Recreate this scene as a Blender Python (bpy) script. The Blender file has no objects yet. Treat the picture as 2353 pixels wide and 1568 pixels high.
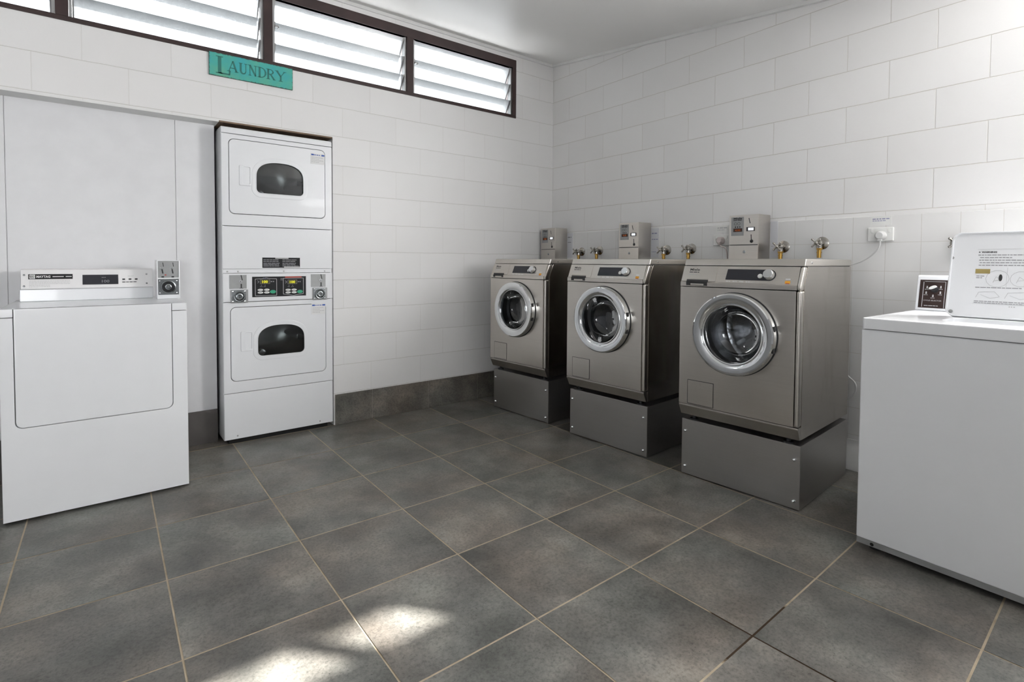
import bpy, bmesh, math, random
from mathutils import Matrix, Vector
random.seed(7)
SC = bpy.context.scene
COL = SC.collection
PI = math.pi

# ------------------------------------------------------------------ materials
def new_mat(name):
    m = bpy.data.materials.new(name); m.use_nodes = True
    nt = m.node_tree; nt.nodes.clear()
    out = nt.nodes.new('ShaderNodeOutputMaterial')
    return m, nt, out
def N(nt, kind, **kw):
    n = nt.nodes.new(kind)
    for k, v in kw.items():
        if k.startswith('i_'):
            n.inputs[k[2:].replace('_', ' ')].default_value = v
        else:
            setattr(n, k, v)
    return n
def rgba(c): return (c[0], c[1], c[2], 1.0)
def ramp(nt, fac, stops):
    r = nt.nodes.new('ShaderNodeValToRGB'); e = r.color_ramp.elements
    while len(e) < len(stops): e.new(0.5)
    for i, (p, c) in enumerate(stops):
        e[i].position = p; e[i].color = rgba(c) if len(c) == 3 else c
    nt.links.new(fac, r.inputs['Fac']); return r.outputs['Color']
def mixc(nt, fac, a, b, mode='MIX'):
    n = nt.nodes.new('ShaderNodeMix'); n.data_type = 'RGBA'; n.blend_type = mode
    for s, v in ((0, fac), (6, a), (7, b)):
        if hasattr(v, 'is_linked'): nt.links.new(v, n.inputs[s])
        else: n.inputs[s].default_value = v if not isinstance(v, tuple) or len(v) == 4 else rgba(v)
    return n.outputs[2]
def math_n(nt, op, a, b=0.0, c=0.0):
    n = nt.nodes.new('ShaderNodeMath'); n.operation = op
    for s, v in ((0, a), (1, b), (2, c)):
        if hasattr(v, 'is_linked'): nt.links.new(v, n.inputs[s])
        else: n.inputs[s].default_value = v
    return n.outputs[0]
def principled(nt, out, color, rough=0.5, metal=0.0, spec=0.5, coat=0.0):
    b = nt.nodes.new('ShaderNodeBsdfPrincipled')
    if hasattr(color, 'is_linked'): nt.links.new(color, b.inputs['Base Color'])
    else: b.inputs['Base Color'].default_value = rgba(color)
    if hasattr(rough, 'is_linked'): nt.links.new(rough, b.inputs['Roughness'])
    else: b.inputs['Roughness'].default_value = rough
    b.inputs['Metallic'].default_value = metal
    b.inputs['Specular IOR Level'].default_value = spec
    b.inputs['Coat Weight'].default_value = coat
    nt.links.new(b.outputs[0], out.inputs['Surface'])
    return b
def coords(nt, scale=(1, 1, 1), loc=(0, 0, 0), rot=(0, 0, 0)):
    t = nt.nodes.new('ShaderNodeTexCoord'); m = nt.nodes.new('ShaderNodeMapping')
    m.inputs['Scale'].default_value = scale; m.inputs['Location'].default_value = loc; m.inputs['Rotation'].default_value = rot
    nt.links.new(t.outputs['Object'], m.inputs['Vector']); return m.outputs[0]
def noise(nt, vec, scale, detail=4.0, rough=0.55):
    n = nt.nodes.new('ShaderNodeTexNoise'); n.inputs['Scale'].default_value = scale
    n.inputs['Detail'].default_value = detail; n.inputs['Roughness'].default_value = rough
    nt.links.new(vec, n.inputs['Vector']); return n.outputs['Fac']
def bump(nt, b, height, strength=0.3, dist=0.01):
    n = nt.nodes.new('ShaderNodeBump'); n.inputs['Strength'].default_value = strength; n.inputs['Distance'].default_value = dist
    nt.links.new(height, n.inputs['Height']); nt.links.new(n.outputs[0], b.inputs['Normal'])

def simple(name, color, rough=0.5, metal=0.0, spec=0.5, coat=0.0, vary=0.04):
    """plain coloured material with a very faint procedural mottling"""
    m, nt, out = new_mat(name)
    f = noise(nt, coords(nt), 9.0, 3.0)
    c2 = tuple(max(0.0, x * (1 - vary)) for x in color)
    principled(nt, out, ramp(nt, f, [(0.35, c2), (0.65, color)]), rough, metal, spec, coat)
    return m

def block_wall(name, horiz, x0, z0, shear=0.0, bw=0.4045, rh=0.1985, bs=0.38, mor=(0.765, 0.755, 0.74, 1), line=(0.84, 0.83, 0.82, 1)):
    """painted concrete block in running bond; horiz is the wall's horizontal axis (0 = X, 1 = Y)"""
    m, nt, out = new_mat(name)
    t = nt.nodes.new('ShaderNodeTexCoord'); s = nt.nodes.new('ShaderNodeSeparateXYZ')
    nt.links.new(t.outputs['Object'], s.inputs[0])
    h = math_n(nt, 'SUBTRACT', s.outputs[horiz], x0)
    z = math_n(nt, 'SUBTRACT', s.outputs[2], z0)
    z = math_n(nt, 'MULTIPLY_ADD', s.outputs[1], shear, z) if shear else z
    w = noise(nt, t.outputs['Object'], 7.0, 2.0)
    z = math_n(nt, 'MULTIPLY_ADD', math_n(nt, 'SUBTRACT', w, 0.5), 0.006, z)
    cv = nt.nodes.new('ShaderNodeCombineXYZ'); nt.links.new(h, cv.inputs[0]); nt.links.new(z, cv.inputs[1])
    br = nt.nodes.new('ShaderNodeTexBrick'); nt.links.new(cv.outputs[0], br.inputs['Vector'])
    br.offset = 0.5; br.squash = 1.0
    br.inputs['Scale'].default_value = 1.0; br.inputs['Brick Width'].default_value = bw; br.inputs['Row Height'].default_value = rh
    br.inputs['Mortar Size'].default_value = 0.0026; br.inputs['Mortar Smooth'].default_value = 0.6; br.inputs['Bias'].default_value = 0.0
    br.inputs['Color1'].default_value = (0.81, 0.803, 0.80, 1); br.inputs['Color2'].default_value = (0.84, 0.833, 0.83, 1)
    br.inputs['Mortar'].default_value = mor
    big = noise(nt, t.outputs['Object'], 1.3, 3.0)
    col = mixc(nt, 1.0, br.outputs['Color'], ramp(nt, big, [(0.3, (0.965, 0.96, 0.955)), (0.7, (1, 1, 1))]), 'MULTIPLY')
    ln = math_n(nt, 'COMPARE', math_n(nt, 'FRACT', math_n(nt, 'MULTIPLY_ADD', z, 1.0 / rh, 20.5)), 0.5, 0.0085)
    col = mixc(nt, ln, col, mixc(nt, 1.0, col, line, 'MULTIPLY'))
    b = principled(nt, out, col, 0.42, 0, 0.4)
    fine = noise(nt, t.outputs['Object'], 60.0, 4.0)
    patch = noise(nt, t.outputs['Object'], 5.0, 2.0)
    hgt = math_n(nt, 'MULTIPLY_ADD', br.outputs['Fac'], -0.6, math_n(nt, 'MULTIPLY_ADD', fine, 0.10, math_n(nt, 'MULTIPLY', patch, 0.25)))
    bump(nt, b, hgt, bs, 0.006)
    return m

def wall_tile():
    m, nt, out = new_mat('white_wall_tile')
    t = nt.nodes.new('ShaderNodeTexCoord'); s = nt.nodes.new('ShaderNodeSeparateXYZ')
    nt.links.new(t.outputs['Object'], s.inputs[0])
    h = math_n(nt, 'SUBTRACT', s.outputs[1], -2.288 - 0.1535 * 20)
    z = math_n(nt, 'SUBTRACT', math_n(nt, 'MULTIPLY_ADD', s.outputs[1], 0.0035, s.outputs[2]), 1.403 - 0.1525 * 20)
    cv = nt.nodes.new('ShaderNodeCombineXYZ'); nt.links.new(h, cv.inputs[0]); nt.links.new(z, cv.inputs[1])
    br = nt.nodes.new('ShaderNodeTexBrick'); nt.links.new(cv.outputs[0], br.inputs['Vector'])
    br.offset = 0.0
    br.inputs['Scale'].default_value = 1.0; br.inputs['Brick Width'].default_value = 0.1535; br.inputs['Row Height'].default_value = 0.1525
    br.inputs['Mortar Size'].default_value = 0.0011; br.inputs['Mortar Smooth'].default_value = 0.3
    br.inputs['Color1'].default_value = (0.80, 0.795, 0.785, 1); br.inputs['Color2'].default_value = (0.78, 0.77, 0.76, 1)
    br.inputs['Mortar'].default_value = (0.60, 0.57, 0.53, 1)
    b = principled(nt, out, br.outputs['Color'], 0.16, 0, 0.5)
    bump(nt, b, math_n(nt, 'MULTIPLY', br.outputs['Fac'], -1.0), 0.4, 0.002)
    return m

def stone_tile(name, dark=1.0):
    """slate-look porcelain: grey with greenish and brownish clouds; 'tile_seed' shifts the pattern on every tile"""
    m, nt, out = new_mat(name)
    t = nt.nodes.new('ShaderNodeTexCoord')
    a = nt.nodes.new('ShaderNodeAttribute'); a.attribute_name = 'tile_seed'
    ad = nt.nodes.new('ShaderNodeVectorMath'); ad.operation = 'ADD'
    nt.links.new(t.outputs['Object'], ad.inputs[0]); nt.links.new(a.outputs['Color'], ad.inputs[1])
    v = ad.outputs[0]
    big = noise(nt, v, 3.2, 5.0, 0.6); mid = noise(nt, v, 9.0, 6.0, 0.65); fine = noise(nt, v, 95.0, 6.0, 0.75)
    hue = noise(nt, v, 2.3, 3.0, 0.5)
    base = ramp(nt, big, [(0.30, (0.080, 0.079, 0.075)), (0.5, (0.150, 0.146, 0.139)), (0.70, (0.235, 0.229, 0.218))])
    tint = ramp(nt, hue, [(0.34, (0.965, 1.0, 0.96)), (0.5, (1.015, 0.99, 0.94)), (0.66, (1.08, 0.985, 0.895))])
    c = mixc(nt, 1.0, base, tint, 'MULTIPLY')
    c = mixc(nt, 0.75, c, ramp(nt, mid, [(0.3, (0.70, 0.71, 0.72)), (0.7, (1.22, 1.21, 1.19))]), 'MULTIPLY')
    c = mixc(nt, 0.8, c, ramp(nt, fine, [(0.36, (0.55, 0.55, 0.56)), (0.49, (0.98, 0.98, 0.98)), (0.64, (1.22, 1.22, 1.22))]), 'MULTIPLY')
    sp = nt.nodes.new('ShaderNodeTexVoronoi'); sp.inputs['Scale'].default_value = 90.0; nt.links.new(v, sp.inputs['Vector'])
    specks = ramp(nt, sp.outputs['Distance'], [(0.08, (0.35, 0.36, 0.38)), (0.2, (1, 1, 1))])
    gate = ramp(nt, noise(nt, v, 7.0, 3.0), [(0.5, (0, 0, 0)), (0.66, (1, 1, 1))])
    c = mixc(nt, 1.0, c, mixc(nt, gate, (1, 1, 1), specks), 'MULTIPLY')
    if dark != 1.0: c = mixc(nt, 1.0, c, (dark, dark * 0.985, dark * 0.96), 'MULTIPLY')
    rr = nt.nodes.new('ShaderNodeMapRange'); nt.links.new(mid, rr.inputs[0])
    rr.inputs[1].default_value = 0.3; rr.inputs[2].default_value = 0.7; rr.inputs[3].default_value = 0.30; rr.inputs[4].default_value = 0.46
    b = principled(nt, out, c, rr.outputs[0], 0, 0.42)
    bump(nt, b, math_n(nt, 'MULTIPLY_ADD', fine, 0.5, big), 0.22, 0.004)
    return m

def grout_mat():
    m, nt, out = new_mat('floor_grout')
    t = nt.nodes.new('ShaderNodeTexCoord')
    f = noise(nt, t.outputs['Object'], 14.0, 4.0)
    c = ramp(nt, f, [(0.3, (0.38, 0.31, 0.22)), (0.7, (0.54, 0.45, 0.335))])
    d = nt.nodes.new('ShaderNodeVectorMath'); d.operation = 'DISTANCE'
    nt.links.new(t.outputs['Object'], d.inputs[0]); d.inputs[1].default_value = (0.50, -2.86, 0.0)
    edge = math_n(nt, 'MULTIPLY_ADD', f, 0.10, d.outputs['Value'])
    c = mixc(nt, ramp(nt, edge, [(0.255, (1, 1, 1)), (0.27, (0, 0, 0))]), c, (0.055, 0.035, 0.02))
    principled(nt, out, c, 0.85, 0, 0.2)
    return m

def steel(name, color=(0.62, 0.59, 0.55), rough=0.31, aniso=0.0, stain=False, streak_axis=0):
    m, nt, out = new_mat(name)
    sc = [3, 3, 3]; sc[2] = 260 if streak_axis == 0 else 3; sc[streak_axis] = 2 if streak_axis == 0 else 3
    f = noise(nt, coords(nt, scale=(3, 3, 240)), 1.0, 4.0, 0.7)
    smu = noise(nt, coords(nt), 3.5, 4.0, 0.6)
    col = ramp(nt, f, [(0.3, tuple(c * 0.94 for c in color)), (0.7, color)])
    col = mixc(nt, 0.6, col, ramp(nt, smu, [(0.3, (0.90, 0.89, 0.88)), (0.7, (1, 1, 1))]), 'MULTIPLY')
    r = nt.nodes.new('ShaderNodeMapRange'); nt.links.new(smu, r.inputs[0])
    r.inputs[1].default_value = 0.25; r.inputs[2].default_value = 0.75; r.inputs[3].default_value = rough * 0.85; r.inputs[4].default_value = rough * 1.2
    if stain:
        sv = coords(nt, scale=(1.0, 2.6, 0.9))
        sn = noise(nt, sv, 3.1, 3.0, 0.5)
        col = mixc(nt, 0.5, col, ramp(nt, sn, [(0.54, (1, 1, 1)), (0.72, (0.70, 0.64, 0.58))]), 'MULTIPLY')
    b = principled(nt, out, col, r.outputs[0], 1.0)
    b.inputs['Anisotropic'].default_value = aniso
    bump(nt, b, f, 0.035, 0.001)
    return m

def frosted():
    m, nt, out = new_mat('obscure_louvre_glass')
    v = coords(nt)
    f = noise(nt, v, 120.0, 3.0, 0.7)
    tr = nt.nodes.new('ShaderNodeBsdfTranslucent')
    tr.inputs['Color'].default_value = (0.50, 0.512, 0.52, 1)
    rf = nt.nodes.new('ShaderNodeBsdfRefraction'); rf.inputs['Roughness'].default_value = 0.35; rf.inputs['IOR'].default_value = 1.1
    rf.inputs['Color'].default_value = (0.60, 0.615, 0.625, 1)
    gl = nt.nodes.new('ShaderNodeBsdfGlossy'); gl.inputs['Roughness'].default_value = 0.22; gl.inputs['Color'].default_value = (0.8, 0.8, 0.8, 1)
    mx = nt.nodes.new('ShaderNodeMixShader'); nt.links.new(ramp(nt, f, [(0.35, (0.25, 0.25, 0.25)), (0.65, (0.6, 0.6, 0.6))]), mx.inputs[0])
    nt.links.new(tr.outputs[0], mx.inputs[1]); nt.links.new(rf.outputs[0], mx.inputs[2])
    m2 = nt.nodes.new('ShaderNodeMixShader'); m2.inputs[0].default_value = 0.12
    nt.links.new(mx.outputs[0], m2.inputs[1]); nt.links.new(gl.outputs[0], m2.inputs[2])
    nt.links.new(m2.outputs[0], out.inputs['Surface'])
    return m

def clear_glass(name, tint=(0.78, 0.81, 0.82), refl=0.10):
    m, nt, out = new_mat(name)
    tr = nt.nodes.new('ShaderNodeBsdfTransparent'); tr.inputs['Color'].default_value = rgba(tint)
    gl = nt.nodes.new('ShaderNodeBsdfGlossy'); gl.inputs['Roughness'].default_value = 0.03
    lw = nt.nodes.new('ShaderNodeLayerWeight'); lw.inputs['Blend'].default_value = 0.35
    f = math_n(nt, 'MULTIPLY_ADD', lw.outputs['Fresnel'], 0.30, refl)
    mx = nt.nodes.new('ShaderNodeMixShader'); nt.links.new(f, mx.inputs[0])
    nt.links.new(tr.outputs[0], mx.inputs[1]); nt.links.new(gl.outputs[0], mx.inputs[2])
    nt.links.new(mx.outputs[0], out.inputs['Surface'])
    return m

def emissive(name, color, strength):
    m, nt, out = new_mat(name)
    e = nt.nodes.new('ShaderNodeEmission'); e.inputs['Color'].default_value = rgba(color); e.inputs['Strength'].default_value = strength
    nt.links.new(e.outputs[0], out.inputs['Surface'])
    return m

def sign_mat():
    m, nt, out = new_mat('faded_green_sign')
    v = coords(nt)
    f = noise(nt, v, 7.0, 3.0)
    c = ramp(nt, f, [(0.32, (0.06, 0.40, 0.42)), (0.5, (0.085, 0.42, 0.35)), (0.68, (0.14, 0.42, 0.28))])
    ch = noise(nt, v, 90.0, 5.0, 0.7)
    # paint chipped away along the board's rim
    t = nt.nodes.new('ShaderNodeTexCoord'); s = nt.nodes.new('ShaderNodeSeparateXYZ'); nt.links.new(t.outputs['Generated'], s.inputs[0])
    dx = math_n(nt, 'MULTIPLY', math_n(nt, 'MINIMUM', s.outputs[0], math_n(nt, 'SUBTRACT', 1.0, s.outputs[0])), 0.48)
    dz = math_n(nt, 'MULTIPLY', math_n(nt, 'MINIMUM', s.outputs[2], math_n(nt, 'SUBTRACT', 1.0, s.outputs[2])), 0.135)
    d = math_n(nt, 'MINIMUM', dx, dz)
    e = math_n(nt, 'MULTIPLY_ADD', ch, 0.022, d)
    c = mixc(nt, ramp(nt, e, [(0.0112, (1, 1, 1)), (0.013, (0, 0, 0))]), c, (0.05, 0.045, 0.04))
    principled(nt, out, c, 0.6, 0, 0.3)
    return m

def ceiling_mat():
    m, nt, out = new_mat('ceiling_paint')
    f = noise(nt, coords(nt), 1.1, 3.0)
    b = principled(nt, out, ramp(nt, f, [(0.3, (0.87, 0.865, 0.85)), (0.7, (0.89, 0.885, 0.875))]), 0.35, 0, 0.4)
    bump(nt, b, noise(nt, coords(nt), 40.0, 3.0), 0.05, 0.002)
    return m

M = {}
M['wall_w'] = block_wall('painted_block', 0, 0.86 - 0.4045 * 12, 1.6085 - 0.1985 * 14)
M['wall_r'] = block_wall('painted_block_end', 1, -1.9886 - 0.399 * 14, 1.609 - 0.1985 * 14, 0.0068, 0.399, bs=0.5, mor=(0.70, 0.68, 0.655, 1), line=(0.90, 0.885, 0.87, 1))
M['far'] = simple('grey_far_wall', (0.36, 0.36, 0.37), 0.6)  # unseen walls made grey to cut bounced light
M['plain'] = simple('white_wall_paint', (0.80, 0.80, 0.79), 0.5)
M['panel'] = simple('white_wall_panel', (0.79, 0.79, 0.805), 0.45)
M['ceil'] = ceiling_mat()
M['tile'] = wall_tile()
M['stone'] = stone_tile('slate_floor_tile')
M['skirt'] = stone_tile('slate_skirting_tile', 0.92)
M['skirt_brown'] = simple('grey_brown_skirting', (0.115, 0.105, 0.10), 0.6, vary=0.2)
M['grout'] = grout_mat()
M['pale_grout'] = simple('pale_grout', (0.34, 0.32, 0.29), 0.8)
M['wood'] = simple('dark_brown_timber', (0.040, 0.020, 0.019), 0.5, vary=0.3)
M['rust'] = simple('rusty_brown_lintel', (0.26, 0.18, 0.12), 0.7, vary=0.4)
M['alu'] = simple('dull_aluminium', (0.42, 0.42, 0.42), 0.4, 0.9)
M['frost'] = frosted()
M['enamel'] = simple('white_enamel', (0.835, 0.845, 0.865), 0.22, 0, 0.5, 0.3, 0.015)
M['enamel_warm'] = simple('white_console', (0.86, 0.85, 0.85), 0.3, 0, 0.5, 0.0, 0.02)
M['white_plastic'] = simple('white_plastic', (0.80, 0.80, 0.78), 0.35)
M['steel'] = steel('brushed_steel')
M['steel_side'] = steel('brushed_steel_side', (0.56, 0.53, 0.49), 0.20, stain=True)
M['steel_dark'] = steel('brushed_steel_plinth', (0.50, 0.49, 0.48), 0.38)
M['chrome'] = simple('chrome', (0.80, 0.82, 0.83), 0.07, 1.0, vary=0.02)
M['satin'] = simple('satin_ring', (0.72, 0.73, 0.74), 0.24, 1.0, vary=0.03)
M['tapmetal'] = simple('tarnished_chrome', (0.42, 0.40, 0.37), 0.22, 1.0, vary=0.25)
M['brass'] = simple('brass', (0.46, 0.28, 0.075), 0.28, 1.0, vary=0.2)
def drum_mat():
    m, nt, out = new_mat('drum_steel')
    v = coords(nt); f = noise(nt, v, 16.0, 2.0); vo = nt.nodes.new('ShaderNodeTexVoronoi'); vo.inputs['Scale'].default_value = 55.0; nt.links.new(v, vo.inputs['Vector'])
    c = ramp(nt, vo.outputs['Distance'], [(0.12, (0.03, 0.03, 0.03)), (0.2, (0.30, 0.30, 0.31))])
    b = principled(nt, out, c, 0.24, 1.0); bump(nt, b, f, 0.5, 0.012); return m
M['drum'] = drum_mat()
M['dryer_drum'] = simple('dryer_drum_steel', (0.42, 0.42, 0.42), 0.24, 1.0, vary=0.2)
M['rubber_gap_shade'] = simple('dark_rubber_and_gap_shade', (0.02, 0.02, 0.022), 0.5)  # also blackens slots and gaps, standing in for their shade
M['black'] = simple('black_plastic', (0.018, 0.018, 0.02), 0.35)
M['gloss_black'] = simple('display_glass', (0.022, 0.023, 0.030), 0.12)
M['charcoal'] = simple('charcoal_panel', (0.022, 0.022, 0.024), 0.45, 0, 0.15)
M['brown_panel'] = simple('dark_brown_panel', (0.036, 0.023, 0.021), 0.4, 0, 0.2)
M['void'] = simple('unlit_cavity', (0.01, 0.01, 0.01), 0.9)
M['zinc'] = simple('zinc_plate', (0.34, 0.345, 0.345), 0.45, 0.35, vary=0.15)
M['lockmetal'] = simple('lock_metal', (0.30, 0.32, 0.33), 0.27, 1.0, vary=0.25)
M['ink'] = simple('black_ink', (0.03, 0.03, 0.03), 0.6)
M['greyink'] = simple('grey_ink', (0.30, 0.30, 0.32), 0.6)
M['paleink'] = simple('pale_grey_ink', (0.52, 0.52, 0.53), 0.6)
M['blueink'] = simple('blue_ink', (0.03, 0.10, 0.42), 0.5)
M['lilacink'] = simple('lilac_ink', (0.30, 0.30, 0.45), 0.6)
M['whiteink'] = simple('white_ink', (0.78, 0.78, 0.78), 0.6)
M['paper'] = simple('paper', (0.76, 0.76, 0.79), 0.7)
M['gold'] = simple('gold_label', (0.36, 0.28, 0.10), 0.4)
M['redink'] = simple('red_ink', (0.45, 0.06, 0.04), 0.5)
M['orange'] = simple('orange_sticker', (0.85, 0.40, 0.03), 0.5)
M['green'] = simple('green_button', (0.03, 0.36, 0.20), 0.4)
M['sign'] = sign_mat()
M['signink'] = simple('dark_green_lettering', (0.030, 0.185, 0.155), 0.6)
M['led'] = emissive('led_yellow_green', (0.85, 0.80, 0.05), 0.9)
M['led_red'] = emissive('led_red', (0.75, 0.16, 0.03), 0.35)
M['led_dim'] = simple('led_window', (0.06, 0.055, 0.01), 0.3)
M['amber'] = simple('amber_window', (0.05, 0.022, 0.012), 0.25)
M['litwhite'] = emissive('lit_button', (0.95, 0.97, 1.0), 0.85)
M['glass'] = clear_glass('door_glass', (0.70, 0.73, 0.75), 0.05)
M['darkglass'] = clear_glass('dryer_glass', (0.60, 0.62, 0.62), 0.03)
M['cord'] = simple('white_cord', (0.66, 0.66, 0.65), 0.5)
M['pinkcord'] = simple('pinkish_white_cord', (0.70, 0.62, 0.60), 0.5)

# ------------------------------------------------------------------ mesh building
class MB:
    """collects shapes into one mesh; xf is applied to every added shape"""
    def __init__(self, xf=None):
        self.bm = bmesh.new(); self.xf = xf or Matrix.Identity(4); self.mats = []
    def _merge(self, tmp, mat=None):
        idx = 0
        if mat is not None:
            if mat not in self.mats: self.mats.append(mat)
            idx = self.mats.index(mat)
        for f in tmp.faces: f.material_index = idx
        bmesh.ops.recalc_face_normals(tmp, faces=tmp.faces)
        tmp.transform(self.xf)
        if self.xf.determinant() < 0: bmesh.ops.reverse_faces(tmp, faces=tmp.faces)
        me = bpy.data.meshes.new('tmp'); tmp.to_mesh(me); tmp.free()
        self.bm.from_mesh(me); bpy.data.meshes.remove(me)
    def box(self, x0, y0, z0, x1, y1, z1, bev=0.0, seg=2, mat=None):
        t = bmesh.new()
        bmesh.ops.create_cube(t, size=1.0)
        for v in t.verts:
            v.co = Vector((x0 + (v.co.x + .5) * (x1 - x0), y0 + (v.co.y + .5) * (y1 - y0), z0 + (v.co.z + .5) * (z1 - z0)))
        if bev > 0:
            bmesh.ops.bevel(t, geom=t.edges[:], offset=bev, segments=seg, profile=0.5, affect='EDGES')
        self._merge(t, mat); return self
    def plate(self, outer, y0, y1, holes=(), bev=0.0, mat=None):
        """polygon (x, z) with holes, extruded from y0 (front) to y1"""
        t = bmesh.new(); es = []
        for loop in (outer,) + tuple(holes):
            vs = [t.verts.new((x, y0, z)) for x, z in loop]
            es += [t.edges.new((vs[i], vs[(i + 1) % len(vs)])) for i in range(len(vs))]
        if holes:
            bmesh.ops.triangle_fill(t, edges=es, use_beauty=True, normal=(0, -1, 0))
        else:
            bmesh.ops.contextual_create(t, geom=es)
        r = bmesh.ops.extrude_face_region(t, geom=t.faces[:])
        for g in r['geom']:
            if isinstance(g, bmesh.types.BMVert): g.co.y = y1
        if bev > 0:
            ee = [e for e in t.edges if all(abs(v.co.y - y0) < 1e-7 for v in e.verts) and any(abs(f.normal.y) < 0.5 for f in e.link_faces)]
            bmesh.ops.recalc_face_normals(t, faces=t.faces)
            ee = [e for e in t.edges if all(abs(v.co.y - y0) < 1e-7 for v in e.verts) and any(abs(f.normal.y) < 0.5 for f in e.link_faces)]
            bmesh.ops.bevel(t, geom=ee, offset=bev, segments=2, profile=0.5, affect='EDGES')
        self._merge(t, mat); return self
    def profile(self, pts, x0, x1, bev=0.0, mat=None):
        """polygon in (y, z) extruded along x"""
        t = bmesh.new()
        a = [t.verts.new((x0, y, z)) for y, z in pts]; b = [t.verts.new((x1, y, z)) for y, z in pts]
        n = len(pts); t.faces.new(a); t.faces.new(b[::-1])
        for i in range(n): t.faces.new((a[i], b[i], b[(i + 1) % n], a[(i + 1) % n]))
        bmesh.ops.recalc_face_normals(t, faces=t.faces)
        if bev > 0: bmesh.ops.bevel(t, geom=t.edges[:], offset=bev, segments=2, profile=0.5, affect='EDGES')
        self._merge(t, mat); return self
    def lathe(self, prof, center, axis='y', seg=48, mat=None, closed=False):
        """prof: list of (radius, along); along the given axis through center"""
        t = bmesh.new(); rings = []
        def P(r, h, a):
            c, s = math.cos(a) * r, math.sin(a) * r
            if axis == 'y': return (center[0] + c, center[1] + h, center[2] + s)
            if axis == 'z': return (center[0] + c, center[1] + s, center[2] + h)
            return (center[0] + h, center[1] + c, center[2] + s)
        for r, h in prof:
            if r < 1e-6: rings.append([t.verts.new(P(0, h, 0))])
            else: rings.append([t.verts.new(P(r, h, 2 * PI * i / seg)) for i in range(seg)])
        pairs = list(zip(rings[:-1], rings[1:]))
        if closed: pairs.append((rings[-1], rings[0]))
        for A, B in pairs:
            for i in range(seg):
                j = (i + 1) % seg
                if len(A) == 1 and len(B) == 1: continue
                if len(A) == 1: t.faces.new((A[0], B[i], B[j]))
                elif len(B) == 1: t.faces.new((A[i], B[0], A[j]))
                else: t.faces.new((A[i], B[i], B[j], A[j]))
        self._merge(t, mat); return self
    def cyl(self, p0, p1, r, seg=16, mat=None, r1=None):
        p0, p1 = Vector(p0), Vector(p1); d = p1 - p0; L = d.length
        t = bmesh.new()
        bmesh.ops.create_cone(t, cap_ends=True, segments=seg, radius1=r, radius2=r if r1 is None else r1, depth=L)
        rot = Vector((0, 0, 1)).rotation_difference(d.normalized()).to_matrix().to_4x4()
        t.transform(Matrix.Translation((p0 + p1) / 2) @ rot)
        self._merge(t, mat); return self
    def sphere(self, c, r, mat=None, scale=(1, 1, 1)):
        t = bmesh.new(); bmesh.ops.create_uvsphere(t, u_segments=16, v_segments=10, radius=r)
        t.transform(Matrix.Translation(c) @ Matrix.Diagonal((*scale, 1))); self._merge(t, mat); return self
    def tube(self, pts, r, seg=10, mat=None, sub=6):
        """smooth tube along a Catmull-Rom path"""
        P = [Vector(p) for p in pts]; path = []
        for i in range(len(P) - 1):
            a, b, c, d = P[max(i - 1, 0)], P[i], P[i + 1], P[min(i + 2, len(P) - 1)]
            for k in range(sub):
                s = k / sub
                path.append(0.5 * ((2 * b) + (c - a) * s + (2 * a - 5 * b + 4 * c - d) * s * s + (3 * b - a - 3 * c + d) * s ** 3))
        path.append(P[-1])
        t = bmesh.new(); rings = []; up = Vector((0.13, 0.31, 0.94)).normalized()
        for i, p in enumerate(path):
            tg = (path[min(i + 1, len(path) - 1)] - path[max(i - 1, 0)]).normalized()
            x = tg.cross(up).normalized(); y = x.cross(tg)
            rings.append([t.verts.new(p + x * r * math.cos(2 * PI * k / seg) + y * r * math.sin(2 * PI * k / seg)) for k in range(seg)])
        for A, B in zip(rings[:-1], rings[1:]):
            for k in range(seg): t.faces.new((A[k], A[(k + 1) % seg], B[(k + 1) % seg], B[k]))
        t.faces.new(rings[0][::-1]); t.faces.new(rings[-1])
        self._merge(t, mat); return self
    def text(self, s, x, y, z, size, mat=None, bold=0.0, depth=0.0006, width=None, align='LEFT'):
        """lettering facing -y, its baseline's left end at (x, y, z)"""
        cu = bpy.data.curves.new('lettering', 'FONT'); cu.body = s; cu.size = size; cu.extrude = depth / 2; cu.offset = bold; cu.align_x = align
        cu.resolution_u = 2
        ob = bpy.data.objects.new('lettering', cu); COL.objects.link(ob)
        dg = bpy.context.evaluated_depsgraph_get(); dg.update()
        me = bpy.data.meshes.new_from_object(ob.evaluated_get(dg))
        t = bmesh.new(); t.from_mesh(me); bpy.data.meshes.remove(me)
        bpy.data.objects.remove(ob); bpy.data.curves.remove(cu)
        if width and t.verts:
            w = max(v.co.x for v in t.verts) - min(v.co.x for v in t.verts)
            t.transform(Matrix.Diagonal((width / w, 1, 1, 1)))
        t.transform(Matrix.Translation((x, y, z)) @ Matrix.Rotation(PI / 2, 4, 'X'))
        self._merge(t, mat); return self
    def words(self, x0, x1, z, h, y, mat=None, fill=0.85, wl=(2.0, 6.0)):
        """a line of print too small to read: a row of word-length strokes"""
        x = x0; end = x0 + (x1 - x0) * fill
        while x < end - h:
            w = min(h * random.uniform(*wl), end - x)
            self.box(x, y - 0.0004, z, x + w, y, z + h, mat=mat); x += w + h * 0.7
        return self
    def poly(self, pts, y0, y1, mat=None): return self.plate(pts, y0, y1, mat=mat)
    def stroke(self, pts, w, y0, y1, mat=None):
        """thin polyline drawn on a face (x, z)"""
        for (ax, az), (bx, bz) in zip(pts[:-1], pts[1:]):
            dx, dz = bx - ax, bz - az; L = math.hypot(dx, dz) or 1e-6; nx, nz = -dz / L * w / 2, dx / L * w / 2
            self.plate([(ax + nx, az + nz), (bx + nx, bz + nz), (bx - nx, bz - nz), (ax - nx, az - nz)], y0, y1, mat=mat)
        return self
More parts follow.
